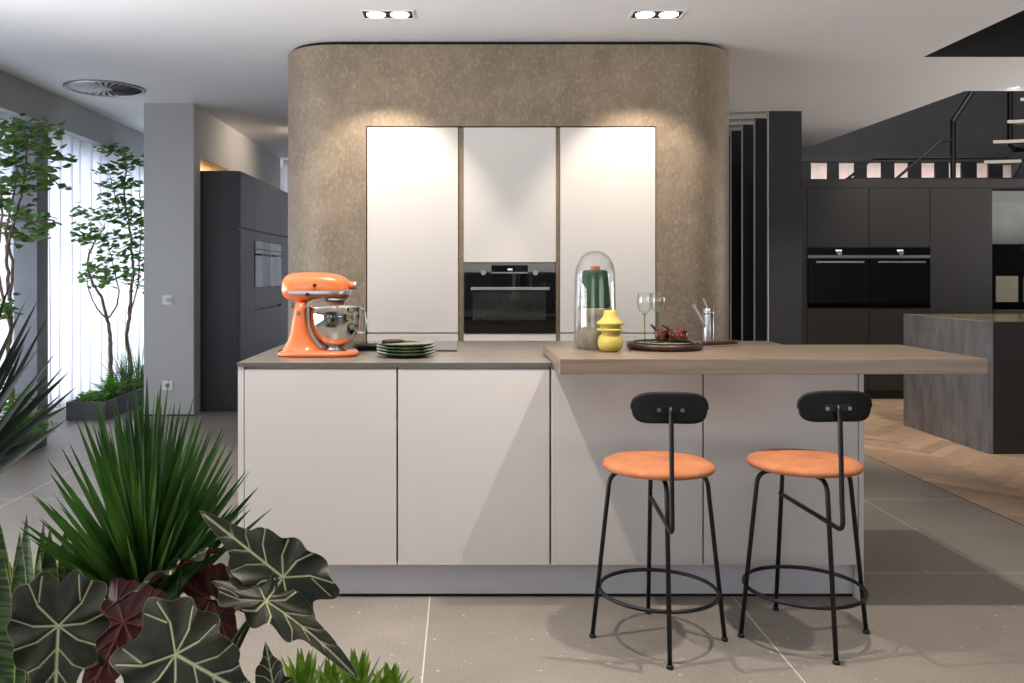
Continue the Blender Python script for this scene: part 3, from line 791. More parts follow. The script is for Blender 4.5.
for s in (-1, 1):
    spot(-0.45+s*0.069, 5.06, CZ-0.03, (-0.52+s*0.06, 5.64, 1.05), 40, 74, 0.35, WARM)
    spot(1.148+s*0.069, 5.06, CZ-0.03, (1.18+s*0.06, 5.64, 1.05), 37, 74, 0.35, WARM)
# the nearer row of the same spotlights hangs above the frame
for x in (-0.445, 1.16):
    spot(x, 2.66, CZ-0.03, (x+0.08, 2.9, 0), 165, 95, 0.6, (1, 0.90, 0.80), 0.025)
spot(2.6, 2.7, CZ-0.03, (2.3, 2.7, 0), 45, 90, 0.6, (1, 0.9, 0.8), 0.03)
spot(0.35, 3.75, CZ-0.03, (0.35, 3.9, 0), 26, 95, 0.6, (1, 0.9, 0.8), 0.03)
spot(3.6, 5.7, CZ-0.03, (3.9, 6.9, 0), 130, 80, 0.6, (1, 0.88, 0.75), 0.04)
spot(2.9, 6.8, CZ-0.03, (3.3, 7.4, 0), 110, 80, 0.6, (1, 0.88, 0.75), 0.04)
spot(-1.5, 9.2, CZ-0.03, (-2.3, 9.2, 2.3), 30, 130, 0.8, (1, 0.8, 0.62), 0.04)
spot(4.5, 7.0, CZ-0.03, (5.0, 8.6, 1.8), 30, 90, 0.6, (1, 0.88, 0.75), 0.04)

# swirl diffuser
vt = thing('ceiling_vent', 'round swirl air diffuser with radial blades in the ceiling', 'vent', (-2.90, 7.09, CZ-0.02))
obj('rim', lathe(bmesh.new(), [(0.285, -0.001), (0.315, -0.001), (0.315, -0.012), (0.300, -0.016), (0.285, -0.010)], (-2.90, 7.09, CZ), 56, close=True), M['steel'], vt, smooth='all')
obj('dark_throat', lathe(bmesh.new(), [(0, -0.002), (0.285, -0.002), (0.285, -0.003), (0, -0.003)], (-2.90, 7.09, CZ), 40), M['black_gap'], vt)
bm = bmesh.new()
for k in range(28):
    a = 2*math.pi*k/28; c, s = math.cos(a), math.sin(a)
    def q(r, o_, z): return bm.verts.new((-2.90+r*c-o_*s, 7.09+r*s+o_*c, CZ+z))
    bm.faces.new((q(0.05, -0.004, -0.010), q(0.28, -0.022, -0.010), q(0.28, 0.014, -0.004), q(0.05, 0.004, -0.005)))
obj('blades', bm, M['plinth_white'], vt)
obj('hub', lathe(bmesh.new(), [(0, -0.018), (0.04, -0.016), (0.055, -0.008), (0.055, -0.004), (0, -0.004)], (-2.90, 7.09, CZ), 28), M['plinth_white'], vt, smooth=True)

# switch and socket on the column
for py, nm_, lab, cat in ((300, 'light_switch', 'square white dimmer switch with round knob high on the grey column', 'switch'), (385.5, 'wall_socket', 'square white power socket low on the grey column', 'socket')):
    c = P(167.5, py, 7.71)
    t = thing(nm_, lab, cat, (c.x, 7.712, c.z-0.045))
    obj('plate', B(c.x-0.045, c.x+0.045, 7.706, 7.7185, c.z-0.042, c.z+0.042), M['socket'], t, bev=0.003)
    bm = bmesh.new()
    if nm_ == 'light_switch':
        tube(bm, [(c.x+0.012, 7.706, c.z), (c.x+0.012, 7.688, c.z)], 0.02, 20); obj('dial', bm, M['plinth_white'], t, smooth=True)
    else:
        tube(bm, [(c.x, 7.7065, c.z), (c.x, 7.7045, c.z)], 0.02, 20); obj('outlet_well', bm, M['dark_steel'], t, smooth=True)

# ---------------------------------------------------------------- dark cabinet run on the left
def side_cab(y0, y1, lab, ovens=False):
    t = thing('tall_cabinet', lab, 'cabinet', (-2.35, (y0+y1)/2, 0), 'dark tall cabinets in the passage')
    X = -2.01
    obj('body', B(-2.68, X-0.022, y0, y1, 0, 2.206), M['anthracite'], t)
    g = 0.002
    obj('upper_door', B(X-0.02, X, y0+g, y1-g, 1.690, 2.204), M['anthracite'], t)
    if not ovens:
        obj('lower_door', B(X-0.02, X, y0+g, y1-g, 0.08, 1.665), M['anthracite'], t)
    else:
        obj('filler', B(X-0.02, X, y0+g, y1-g, 1.59, 1.665), M['anthracite'], t)
        obj('panel', B(X-0.02, X, y0+g, y1-g, 0.93, 1.125), M['anthracite'], t)
        obj('lower_door', B(X-0.02, X, y0+g, y1-g, 0.08, 0.905), M['anthracite'], t)
    return t
side_cab(7.95, 8.50, 'dark grey tall cabinet with plain door next to the column')
side_cab(8.50, 9.12, 'dark grey tall cabinet holding the nearer passage oven', True)
side_cab(9.12, 9.74, 'dark grey tall cabinet holding the farther passage oven', True)
side_cab(9.74, 10.36, 'plain dark grey tall cabinet beyond the passage ovens')
side_cab(10.36, 11.0, 'last plain dark grey tall cabinet at the far end of the passage')
for y0, lab in ((8.505, 'black glass wall oven in the dark passage cabinets, nearer one'), (9.125, 'black glass wall oven in the dark passage cabinets, farther one')):
    t = thing('wall_oven', lab, 'oven', (-2.02, y0+0.305, 1.13), 'passage ovens')
    obj('door', B(-2.03, -2.004, y0, y0+0.61, 1.13, 1.50), M['black_glass'], t)
    obj('control_panel', B(-2.03, -2.004, y0, y0+0.61, 1.51, 1.585), M['black_glass'], t)
    bm = bmesh.new(); tube(bm, [(-1.97, y0+0.04, 1.455), (-1.97, y0+0.57, 1.455)], 0.009, 10)
    for yy in (y0+0.06, y0+0.55): box(bm, -2.005, -1.97, yy-0.006, yy+0.006, 1.45, 1.46)
    obj('handle', bm, M['black_metal'], t)
t = thing('led_strip', 'warm light strip glowing in the gap above the dark passage cabinets', 'light strip', (-2.6, 9.3, 2.21))
obj('profile', B(-2.74, -2.70, 8.0, 10.9, 2.209, 2.222), M['socket'], t)
obj('diffuser', B(-2.735, -2.705, 8.02, 10.88, 2.222, 2.228), M['led'], t)

# ---------------------------------------------------------------- curtains
def curtain(y0, y1, lab, X=-3.66):
    bm = bmesh.new(); ny = int((y1-y0)/0.012); zs = [0.015+2.6*i/14 for i in range(15)]
    ph = rnd.random()*6; rows = []
    for i in range(ny+1):
        y = y0+(y1-y0)*i/ny; col_ = []
        for z in zs:
            a = 2*math.pi*(y)/0.21+0.5*math.sin(y*3+ph)
            sn = math.sin(a); xx = X+0.075*sn+0.012*math.sin(a*0.37+z*0.6)
            col_.append(bm.verts.new((xx, y+0.02*math.sin(2*a), z)))
        rows.append(col_)
    for a, b in zip(rows, rows[1:]):
        for j in range(14): bm.faces.new((a[j], b[j], b[j+1], a[j+1]))
    return tag(obj('curtain', bm, M['sheer'], smooth='all'), lab, 'curtain', 'white sheer curtains')
curtain(4.3, 7.08, 'white sheer pleated curtain on the camera side of the grey pier')
curtain(7.36, 12.3, 'white sheer pleated curtain behind the two small trees')
def curtain_x(x0, x1, Y, lab):
    bm = bmesh.new(); nx = int((x1-x0)/0.012); rows = []
    for i in range(nx+1):
        x = x0+(x1-x0)*i/nx; a = 2*math.pi*x/0.14
        rows.append([bm.verts.new((x, Y+0.045*math.sin(a)+0.01*math.sin(a*.37+z), z)) for z in (0.02, 0.9, 1.8, 2.7)])
    for a, b in zip(rows, rows[1:]):
        for j in range(3): bm.faces.new((a[j], b[j], b[j+1], a[j+1]))
    return tag(obj('curtain', bm, M['sheer'], smooth='all'), lab, 'curtain', 'white sheer curtains')
curtain_x(-2.34, 0.3, 11.5, 'white curtain before the bright window at the end of the dark passage')
tag(obj('curtain_rail', B(-3.69, -3.63, 0.3, 12.4, 2.625, 2.65), M['socket']), 'white ceiling curtain rail behind the bulkhead', 'rail')

# ---------------------------------------------------------------- planters, trees, ferns
def trough(name, x0, x1, y0, y1, h, lab, t=0.018, soil=0.02):
    p = thing(name, lab, 'planter', ((x0+x1)/2, (y0+y1)/2, 0))
    bm = bmesh.new()
    box(bm, x0, x1, y0, y0+t, 0, h); box(bm, x0, x1, y1-t, y1, 0, h); box(bm, x0, x0+t, y0+t, y1-t, 0, h); box(bm, x1-t, x1, y0+t, y1-t, 0, h); box(bm, x0+t, x1-t, y0+t, y1-t, 0, 0.02)
    obj('box', bm, M['planter'], p)
    # lumpy mulch surface
    bm = bmesh.new(); nx = max(4, int((x1-x0)/0.03)); ny = int((y1-y0)/0.03)
    g = [[bm.verts.new((x0+t+(x1-x0-2*t)*i/nx, y0+t+(y1-y0-2*t)*j/ny, h-soil+rnd.uniform(-0.012, 0.012))) for j in range(ny+1)] for i in range(nx+1)]
    for i in range(nx):
        for j in range(ny): bm.faces.new((g[i][j], g[i+1][j], g[i+1][j+1], g[i][j+1]))
    s = obj('mulch', bm, M['soil'], p); s['kind'] = 'stuff'
    return p
trough('planter_trough', -3.39, -3.05, 7.47, 9.6, 0.16, 'long dark grey planter trough holding the two slim trees by the curtain')
trough('planter_trough', -3.39, -3.05, 4.6, 6.41, 0.16, 'dark grey planter trough at the left edge holding one tree')
trough('plant_bed', -1.7, -0.12, 1.15, 2.12, 0.25, 'dark grey plant bed full of spiky and broad-leaved plants in front')

def leaf_disc(bm, c, r, nrm, roll):
    """small lobed round leaf, slightly cupped"""
    n = nrm.normalized(); u = n.orthogonal().normalized(); v = n.cross(u)
    cr, sr = math.cos(roll), math.sin(roll); u, v = u*cr+v*sr, v*cr-u*sr
    k = 7; vs = []
    for i in range(k):
        a = 2*math.pi*i/k; rr = r*(1.0 if i % 2 else 0.82)*(0.75 if i == 0 else 1)
        vs.append(bm.verts.new(c+u*math.cos(a)*rr+v*math.sin(a)*rr*0.9+n*(0.12*r if i % 2 else 0)))
    m_ = bm.verts.new(c-n*r*0.15)
    for i in range(k): bm.faces.new((m_, vs[i], vs[(i+1) % k]))

def tree(lab, base, trunks, clusters, D, spread=0.10, per=22, ls=0.040):
    t = thing('indoor_tree', lab, 'tree', base, 'slim indoor trees by the curtains')
    bm = bmesh.new(); tips = []
    for pts, r0, r1, dd in trunks:
        wp_ = [P(p[0], p[1], D+dd*(i/(len(pts)-1))) for i, p in enumerate(pts)]
        if pts[0][2:] == ('base',): wp_[0] = Vector(base)
        path = smooth_path(wp_, 5); n = len(path)
        for i, q in enumerate(path):
            if 0 < i < n-1: q += Vector((rnd.uniform(-.006, .006), rnd.uniform(-.01, .01), 0))
        tube(bm, path, [r0+(r1-r0)*i/(n-1) for i in range(n)], 8)
        tips += path
    fol = bmesh.new()
    for (px, py, s) in clusters:
        dd = rnd.uniform(-0.22, 0.22)
        c = P(px, py, D+dd)
        near = min(tips, key=lambda q: (q-c).length + (0.15 if q.z > c.z else 0))
        mid = near.lerp(c, 0.5)+Vector((0, 0, 0.01))
        tube(bm, [near, mid, c], [0.004, 0.003, 0.002], 5)
        for _ in range(int(per*s)):
            a = rnd.uniform(0, 6.283); rr = math.sqrt(rnd.random())*spread*s*1.1
            q = c+Vector((math.cos(a)*rr, math.sin(a)*rr, rnd.gauss(0, 0.032)-0.1*rr))
            q.x = max(q.x, -3.54)
            leaf_disc(fol, q, ls*rnd.uniform(0.7, 1.25), Vector((rnd.uniform(-.6, .6), rnd.uniform(-.9, .3), 1)), rnd.uniform(0, 6.28))
    obj('trunk', bm, M['trunk'], t, smooth='all')
    obj('foliage', fol, M['tree_leaf'], t)
    return t
tree('tall indoor tree in the planter at the left edge', (-3.20, 6.15, 0.14), [
    ([(11, 432, 'base'), (12, 391), (8, 353), (11, 324), (9, 286), (6, 254), (14, 222), (23, 180), (27, 140)], 0.020, 0.006, 0.05),
    ([(9, 300), (13, 267), (6, 238), (11, 206), (17, 174), (13, 130)], 0.012, 0.005, 0.25),
    ([(12, 330), (3, 300), (-3, 260), (2, 215), (-4, 170)], 0.012, 0.005, -0.2),
    ([(23, 180), (33, 165), (42, 150)], 0.007, 0.004, 0.1)],
    [(6, 127, 1), (22, 126, 1), (38, 128, 1), (50, 131, .9), (18, 142, 1), (33, 148, 1.1), (47, 150, .9), (62, 157, .8), (45, 166, .9), (57, 182, .8), (3, 155, 1), (14, 164, 1), (29, 174, 1), (36, 190, .8), (12, 188, .8), (3, 203, 1), (17, 210, .9), (29, 219, .8), (44, 221, .9), (9, 230, .9), (25, 237, 1), (37, 232, .9), (3, 306, .8), (9, 312, .7), (2, 176, .9), (-8, 140, 1), (-8, 190, 1)], 6.15, 0.11, 22)
tree('slim forked indoor tree with low crown in the long planter', (-3.20, 7.98, 0.14), [
    ([(111, 392, 'base'), (111, 360), (110, 339), (107, 320), (102, 300), (93, 283), (88, 261), (96, 240), (105, 228)], 0.022, 0.006, 0.1),
    ([(107, 320), (97, 308), (89, 290), (86, 272)], 0.009, 0.004, -0.1),
    ([(107, 320), (116, 306), (119, 290), (112, 262), (108, 240)], 0.009, 0.004, 0.2)],
    [(76, 211, .8), (88, 213, .9), (103, 218, .9), (80, 238, .8), (95, 236, 1), (111, 236, .9), (90, 227, .9), (102, 248, .9), (79, 274, .8), (92, 267, .9), (105, 268, .9), (115, 280, .9), (97, 280, .8), (112, 257, .9), (120, 268, .8)], 7.98, 0.13, 20)
tree('slim indoor tree with high crown against the grey column', (-3.19, 8.37, 0.14), [
    ([(129, 387, 'base'), (131, 368), (127, 344), (129, 318), (131, 293), (133, 270), (132, 251), (129, 225), (124, 197), (126, 171), (124, 152)], 0.022, 0.006, 0.1),
    ([(129, 318), (137, 290), (139, 262), (141, 230), (140, 190)], 0.009, 0.004, 0.2),
    ([(129, 225), (118, 205), (112, 185)], 0.006, 0.003, 0.0)],
    [(107, 150, .8), (118, 149, .9), (129, 155, .9), (108, 168, .9), (120, 168, 1), (134, 163, .9), (112, 182, .9), (124, 184, 1), (136, 182, 1), (110, 198, 1), (121, 202, 1), (134, 203, 1), (141, 212, 1), (112, 212, .8), (126, 216, 1), (138, 224, 1), (130, 236, 1), (142, 244, 1), (134, 256, .9), (124, 250, .7), (140, 268, .9), (132, 275, .8), (143, 285, .8)], 8.37, 0.135, 22)

def strip_leaf(bm, base, d, up, L, w, curve, n=7, fold=0.25, rim=None, tipw=0.0, prof=None):
    """a long tapered leaf bending under its weight"""
    p = Vector(base); d = Vector(d).normalized(); rows = []
    side = d.cross(Vector(up)).normalized()
    for i in range(n+1):
        f = i/n
        ww = w*(prof(f) if prof else (min(1, 0.55+f*2.2)*(1-f**2.2)))*0.5+0.0004
        nrm = side.cross(d).normalized()
        rows.append([bm.verts.new(p-side*ww+nrm*ww*fold), bm.verts.new(p-side*ww*0.72+nrm*ww*fold*.6), bm.verts.new(p), bm.verts.new(p+side*ww*0.72+nrm*ww*fold*.6), bm.verts.new(p+side*ww+nrm*ww*fold)])
        d = (d+Vector((0, 0, -curve/n))).normalized()
        p = p+d*(L/n)
    for a, b in zip(rows, rows[1:]):
        for j in range(4): bm.faces.new((a[j], a[j+1], b[j+1], b[j]))
    return rows

def spiky(name, lab, cat, base, n, L, w, m, stem=0.1, tilt=(5, 75), curve=0.25, azr=None, group=None, short=0.1):
    t = thing(name, lab, cat, (base[0], base[1], 0.235), group)
    st = bmesh.new(); tube(st, [(base[0], base[1], 0.235), (base[0], base[1], base[2]+0.05)], [0.03, 0.022], 12)
    obj('stem', st, M['trunk'], t, smooth='all')
    bm = bmesh.new()
    for i in range(n):
        f = (i+0.5)/n; az = i*2.39996+rnd.uniform(-.2, .2)
        ti = R(tilt[0]+(tilt[1]-tilt[0])*f**0.8+rnd.uniform(-5, 5))
        d = Vector((math.sin(ti)*math.cos(az), math.sin(ti)*math.sin(az), math.cos(ti)))
        b = Vector(base)+Vector((d.x*0.018, d.y*0.018, (1-f)*stem*0.9))
        l = L*rnd.uniform(0.82, 1.05)*(1.0-short*f)
        strip_leaf(bm, b, d, (rnd.uniform(-.9, .9), -1, rnd.uniform(.2, .9)), l, w*rnd.uniform(.8, 1.15), curve*rnd.uniform(0.3, 1.3)*math.sin(ti), 8)
    obj('leaves', bm, M[m], t, smooth='all')
    return t
yb = P(146, 616, 1.86)
spiky('yucca', 'large green spiky yucca fanning out in front of the island', 'plant', yb, 180, 0.415, 0.022, 'yucca', 0.10, (2, 50), 0.05, short=0.25)
cbs = P(-52, 486, 1.80)
ct = thing('cordyline', 'dark spiky cordyline reaching in from the left edge', 'plant', (cbs.x, cbs.y, 0.235))
st = bmesh.new(); tube(st, [(cbs.x, cbs.y, 0.235), (cbs.x, cbs.y, cbs.z+0.02)], [0.028, 0.02], 12); obj('stem', st, M['trunk'], ct, smooth='all')
bm = bmesh.new()
tips_ = [(10, 283), (25, 302), (38, 300), (47, 318), (16, 318), (31, 326), (64, 366), (69, 372), (76, 387), (56, 352), (4, 300), (41, 345), (60, 395), (48, 375), (24, 345), (66, 420), (50, 436), (8, 335), (72, 404)]
tips_ += [(-52+rnd.uniform(-190, 60), 486-rnd.uniform(60, 200)) for _ in range(40)]
for (tx, ty) in tips_:
    e = P(tx, ty, 1.80+rnd.uniform(-.22, .22)); b0 = cbs+Vector((rnd.uniform(-.015, .015), rnd.uniform(-.015, .015), rnd.uniform(-.05, .05)))
    d = e-b0; strip_leaf(bm, b0, d, (rnd.uniform(-.5, .5), -1, rnd.uniform(.1, .5)), d.length, 0.021*rnd.uniform(.85, 1.15), 0.0, 9)
obj('leaves', bm, M['cordyline'], ct, smooth='all')

# snake plant
t = thing('snake_plant', 'upright snake plant with banded leaves at the lower left', 'plant', (P(30, 0, 1.82).x, 1.82, 0.235))
bm = bmesh.new(); rim_l = bm.verts.layers.float.new('rim')
for (bx0, tx, ty, D, w) in ((-4, -4, 508, 1.72, .05), (8, 22, 545, 1.66, .036), (24, 20, 532, 1.82, .036), (32, 27, 514, 1.86, .038), (42, 44, 521, 1.9, .034), (50, 50, 528, 1.86, .036), (62, 67, 519, 1.9, .034), (58, 72, 545, 1.84, .03), (12, 10, 562, 1.84, .04), (36, 40, 552, 1.76, .034), (-6, 4, 560, 1.62, .05)):
    a = Vector((P(bx0, 0, D).x, D, 0.235)); b = P(tx, ty, D+rnd.uniform(-.03, .03)); d = b-a
    rows = strip_leaf(bm, a, d, (rnd.uniform(-.4, .4), -1, 0.2), d.length, w*1.25, 0.0, 12, 0.3, prof=lambda f: (0.75+0.5*f if f < .5 else 1.0)*(1 if f < .7 else max(0, 1-((f-.7)/.3)**1.6)))
    for r_ in rows: r_[0][rim_l] = 1; r_[4][rim_l] = 1
obj('leaves', bm, M['snake'], t, smooth='all')

# alocasia leaves
KEY = [(0, 1.0), (4, 0.90), (10, 0.75), (20, 0.60), (35, 0.50), (55, 0.455), (75, 0.44), (95, 0.45), (115, 0.48), (135, 0.53), (150, 0.55), (162, 0.52), (171, 0.45), (180, 0.40)]
def Rof(deg):
    deg = abs(deg)
    for (a, ra), (b, rb) in zip(KEY, KEY[1:]):
        if deg <= b:
            t_ = (deg-a)/(b-a); return ra+(rb-ra)*t_
    return 0.1
def seg_d(p, a, b):
    ab = (b[0]-a[0], b[1]-a[1]); l2 = ab[0]**2+ab[1]**2
    t_ = max(0, min(1, ((p[0]-a[0])*ab[0]+(p[1]-a[1])*ab[1])/l2))
    return math.hypot(p[0]-a[0]-ab[0]*t_, p[1]-a[1]-ab[1]*t_), t_
VEINS = [((0, 0), (1, 0), 0.022)]
for s in (-1, 1):
    for u0, ang, l in ((0.0, 62, .42), (0.0, 100, .43), (0.0, 142, .52), (0.20, 52, .40), (0.40, 46, .32), (0.60, 40, .2)):
        p0 = (u0, 0); p1 = (u0+math.cos(R(ang-8))*l*.55, s*math.sin(R(ang-8))*l*.55); p2 = (u0+math.cos(R(ang+2))*l, s*math.sin(R(ang+2))*l)
        w_ = 0.015 if u0 == 0 else 0.012
        VEINS += [(p0, p1, w_), (p1, p2, w_*0.8)]
    a0 = (math.cos(R(140))*.3, s*math.sin(R(140))*.3)
    VEINS.append((a0, (math.cos(R(160))*.5, s*math.sin(R(160))*.5), 0.011))
def aleaf(parent, A, T, N, width=1.0, droop=0.15, fold=0.10, wave=0.05, seed=0, lab=None):
    A = P(*A); T = P(*T); ex = T-A; L = ex.length; ex.normalize(); N = Vector(N)
    ez = (N-ex*N.dot(ex)).normalized(); ey = ez.cross(ex)
    bm = bmesh.new(); vl = bm.verts.layers.float.new('vein')
    nt_, nr = 320, 44; rings = []
    rr = random.Random(seed); ph = rr.uniform(0, 6)
    def mk(deg, f):
        th = R(deg); sc = 1+wave*math.cos(R(abs(deg))*9+ph)*f
        r = Rof(deg)*sc*f
        u, v = r*math.cos(th), r*math.sin(th)*width
        g = 0
        for a, b, w_ in VEINS:
            d_, t_ = seg_d((u, v/width), a, b); g = max(g, math.exp(-(d_/w_)**2))
        rimv = 0.75 if f > 0.985 else 0
        w = -droop*(u*u)*(1 if u > 0 else 0.6)+fold*abs(v)-0.018*g + 0.05*f*f*math.sin(R(abs(deg))*8+ph)*abs(math.sin(th))*1.2
        q = bm.verts.new(A+(ex*u+ey*v+ez*w)*L); q[vl] = max(g, rimv)
        return q
    c0 = mk(0, 0)
    for i in range(1, nr+1):
        rings.append([mk(-180+360*k/nt_, i/nr) for k in range(nt_+1)])
    for k in range(nt_): bm.faces.new((c0, rings[0][k], rings[0][k+1]))
    for a, b in zip(rings, rings[1:]):
        for k in range(nt_): bm.faces.new((a[k], b[k], b[k+1], a[k+1]))
    bmesh.ops.recalc_face_normals(bm, faces=bm.faces)
    bm.faces.ensure_lookup_table()
    if bm.faces[0].normal.dot(ez) < 0: bmesh.ops.reverse_faces(bm, faces=bm.faces)
    lf = obj('leaf', bm, M['alocasia'], parent, smooth='all', label=lab)
    return lf, A
aroot = Vector((P(168, 0, 1.72).x, 1.72, 0.235))
al = thing('alocasia', 'alocasia with dark arrow-shaped leaves, pale veins and burgundy undersides', 'plant', aroot)
specs = [
    ((58, 626, 1.60), (52, 738, 1.56), (0.12, -1, 0.25), 1.0, 0.05, 0.06, 'large dark leaf facing the camera at the lower left'),
    ((283, 577, 1.72), (203, 513, 1.75), (0.2, -1, 0.45), 0.78, 0.05, 0.05, 'dark leaf pointing up left'),
    ((266, 600, 1.68), (358, 657, 1.62), (0.3, -0.55, 0.85), 0.58, 0.24, 0.05, 'narrow dark leaf pointing down right'),
    ((175, 654, 1.50), (268, 706, 1.46), (0.05, -0.9, 0.55), 1.0, 0.05, 0.05, 'broad dark leaf at the bottom'),
    ((180, 566, 1.70), (98, 604, 1.62), (-0.2, 0.22, 1.0), 0.8, 0.12, 0.10, 'leaf seen edge on'),
    ((124, 622, 1.70), (84, 712, 1.62), (0.25, 1.0, 0.1), 0.95, 0.05, 0.05, 'leaf showing its burgundy underside'),
    ((212, 598, 1.78), (238, 658, 1.74), (0.1, 0.9, 0.15), 1.0, 0.1, 0.1, 'small leaf showing its burgundy underside'),
    ((275, 694, 1.62), (264, 640, 1.64), (-0.15, -1, 0.3), 0.95, 0.05, 0.2, 'small upright young leaf'),
    ((226, 606, 1.72), (182, 592, 1.70), (0.1, 0.25, 1.0), 0.8, 0.1, 0.2, 'small folded leaf'),
]
for k, (A, T, N, w, dr, fo, lab) in enumerate(specs):
    lf, a = aleaf(al, A, T, N, w, dr, fo, 0.085, k, lab)
    b0 = aroot+Vector((rnd.uniform(-.02, .02), rnd.uniform(-.02, .02), 0))
    midp = b0.lerp(a, 0.6)+Vector((0, 0.02, 0.05))
    bm = bmesh.new(); pth = smooth_path([b0, midp, a-Vector((0, -0.004, 0.003))], 8)
    tube(bm, pth, [0.007-0.004*i/(len(pth)-1) for i in range(len(pth))], 8)
    obj('petiole', bm, M['petiole'], al, smooth='all')

# succulent rosettes at the bottom edge
def rosette(px, D, z, n, L, lab):
    b = Vector((P(px, 0, D).x, D, z))
    bm = bmesh.new()
    for i in range(n):
        f = i/n; az = i*2.39996; ti = R(6+68*f)
        d = Vector((math.sin(ti)*math.cos(az), math.sin(ti)*math.sin(az), math.cos(ti)))
        strip_leaf(bm, b+Vector((0, 0, 0.01*(1-f))), d, (0, 0, 1) if abs(d.z) < .98 else (0, 1, 0), L*(1-.15*f), 0.030, -0.25*math.sin(ti), 6, 0.35, prof=lambda f_: (0.75+0.9*f_ if f_ < .35 else 1.065)*(1-f_)**0.8*1.3)
    return tag(obj('agave', bm, M['succulent'], smooth='all', origin=(b.x, b.y, 0.235)), lab, 'succulent', 'small green agaves along the bed edge')
rosette(303, 2.03, 0.240, 26, 0.140, 'small bright green agave under the broad alocasia leaves')
rosette(330, 2.07, 0.235, 24, 0.105, 'small green agave between two larger ones at the bottom')
rosette(357, 2.03, 0.240, 26, 0.140, 'small green agave under the drooping leaf tip')
rosette(390, 2.05, 0.235, 22, 0.105, 'small green agave at the end of the bed, lowest in view')

# ferns
def fern(x, y, z, n, L, m, lab, cat='fern', up=0.75, name='fern', group='ferns in the planters'):
    bm = bmesh.new()
    for i in range(n):
        az = i*2.39996+rnd.uniform(-.3, .3); ti = R(rnd.uniform(10, 65))
        d = Vector((math.sin(ti)*math.cos(az), math.sin(ti)*math.sin(az), math.cos(ti)*1.0)).normalized(); p = Vector((x, y, z)); l = L*rnd.uniform(.7, 1.1)
        K = 11; side = d.cross(Vector((0, 0, 1))).normalized()
        for k in range(K):
            f = k/K; q = p+d*(l/K)
            w = l*0.22*math.sin(math.pi*(0.15+0.85*f))*(1 if f < .9 else .6)
            for s in (-1, 1):
                a1 = bm.verts.new(p); a2 = bm.verts.new(p.lerp(q, .6)); a3 = bm.verts.new(p.lerp(q, .9)+side*s*w+Vector((0, 0, -w*.25)))
                bm.faces.new((a1, a2, a3))
            bm.faces.new((bm.verts.new(p-side*.0012), bm.verts.new(p+side*.0012), bm.verts.new(q)))
            p = q; d = (d+Vector((0, 0, -0.10))).normalized()
    return tag(obj(name, bm, M[m], origin=(x, y, z)), lab, cat, group)
def grass(x, y, z, n, L, lab):
    bm = bmesh.new()
    for i in range(n):
        az = rnd.uniform(0, 6.28); ti = R(abs(rnd.gauss(0, 20)))
        d = (math.sin(ti)*math.cos(az), math.sin(ti)*math.sin(az), math.cos(ti))
        strip_leaf(bm, (x+rnd.uniform(-.03, .03), y+rnd.uniform(-.03, .03), z), d, (0, -1, 0.2), L*rnd.uniform(.6, 1.1), 0.008, 0.6*math.sin(ti), 6)
    return tag(obj('grass_tuft', bm, M['grass'], origin=(x, y, z)), lab, 'grass', 'tufts of grass in the planters')
def cover(x0, x1, y0, y1, z, n, lab):
    bm = bmesh.new()
    for i in range(n):
        c = Vector((rnd.uniform(x0, x1), rnd.uniform(y0, y1), z+rnd.uniform(0.0, 0.06)))
        leaf_disc(bm, c, rnd.uniform(.012, .024), Vector((rnd.uniform(-.8, .8), rnd.uniform(-1, .2), 1)), rnd.uniform(0, 6))
    o = obj('ground_cover', bm, M['fern']); tag(o, lab, 'ground cover', None, 'stuff'); return o
fern(-3.18, 7.90, 0.15, 30, 0.26, 'fern', 'bright green fern at the foot of the forked tree')
grass(-3.18, 8.25, 0.15, 60, 0.36, 'tuft of tall grass between the two slim trees')
fern(-3.14, 8.85, 0.15, 26, 0.26, 'grass', 'soft green fern at the foot of the column')
grass(-3.2, 8.65, 0.15, 30, 0.45, 'tuft of thin grass near the grey column')
cover(-3.35, -3.10, 7.55, 7.85, 0.15, 240, 'bright green low leaves at the near end of the long planter')
cover(-3.32, -3.10, 8.35, 8.7, 0.15, 120, 'low green leaves behind the grass in the long planter')
fern(-3.12, 6.12, 0.15, 34, 0.42, 'fern', 'large bright fern in the planter at the left edge')
cover(-3.35, -3.08, 5.7, 6.36, 0.15, 260, 'low bright green leaves in the planter at the left edge')

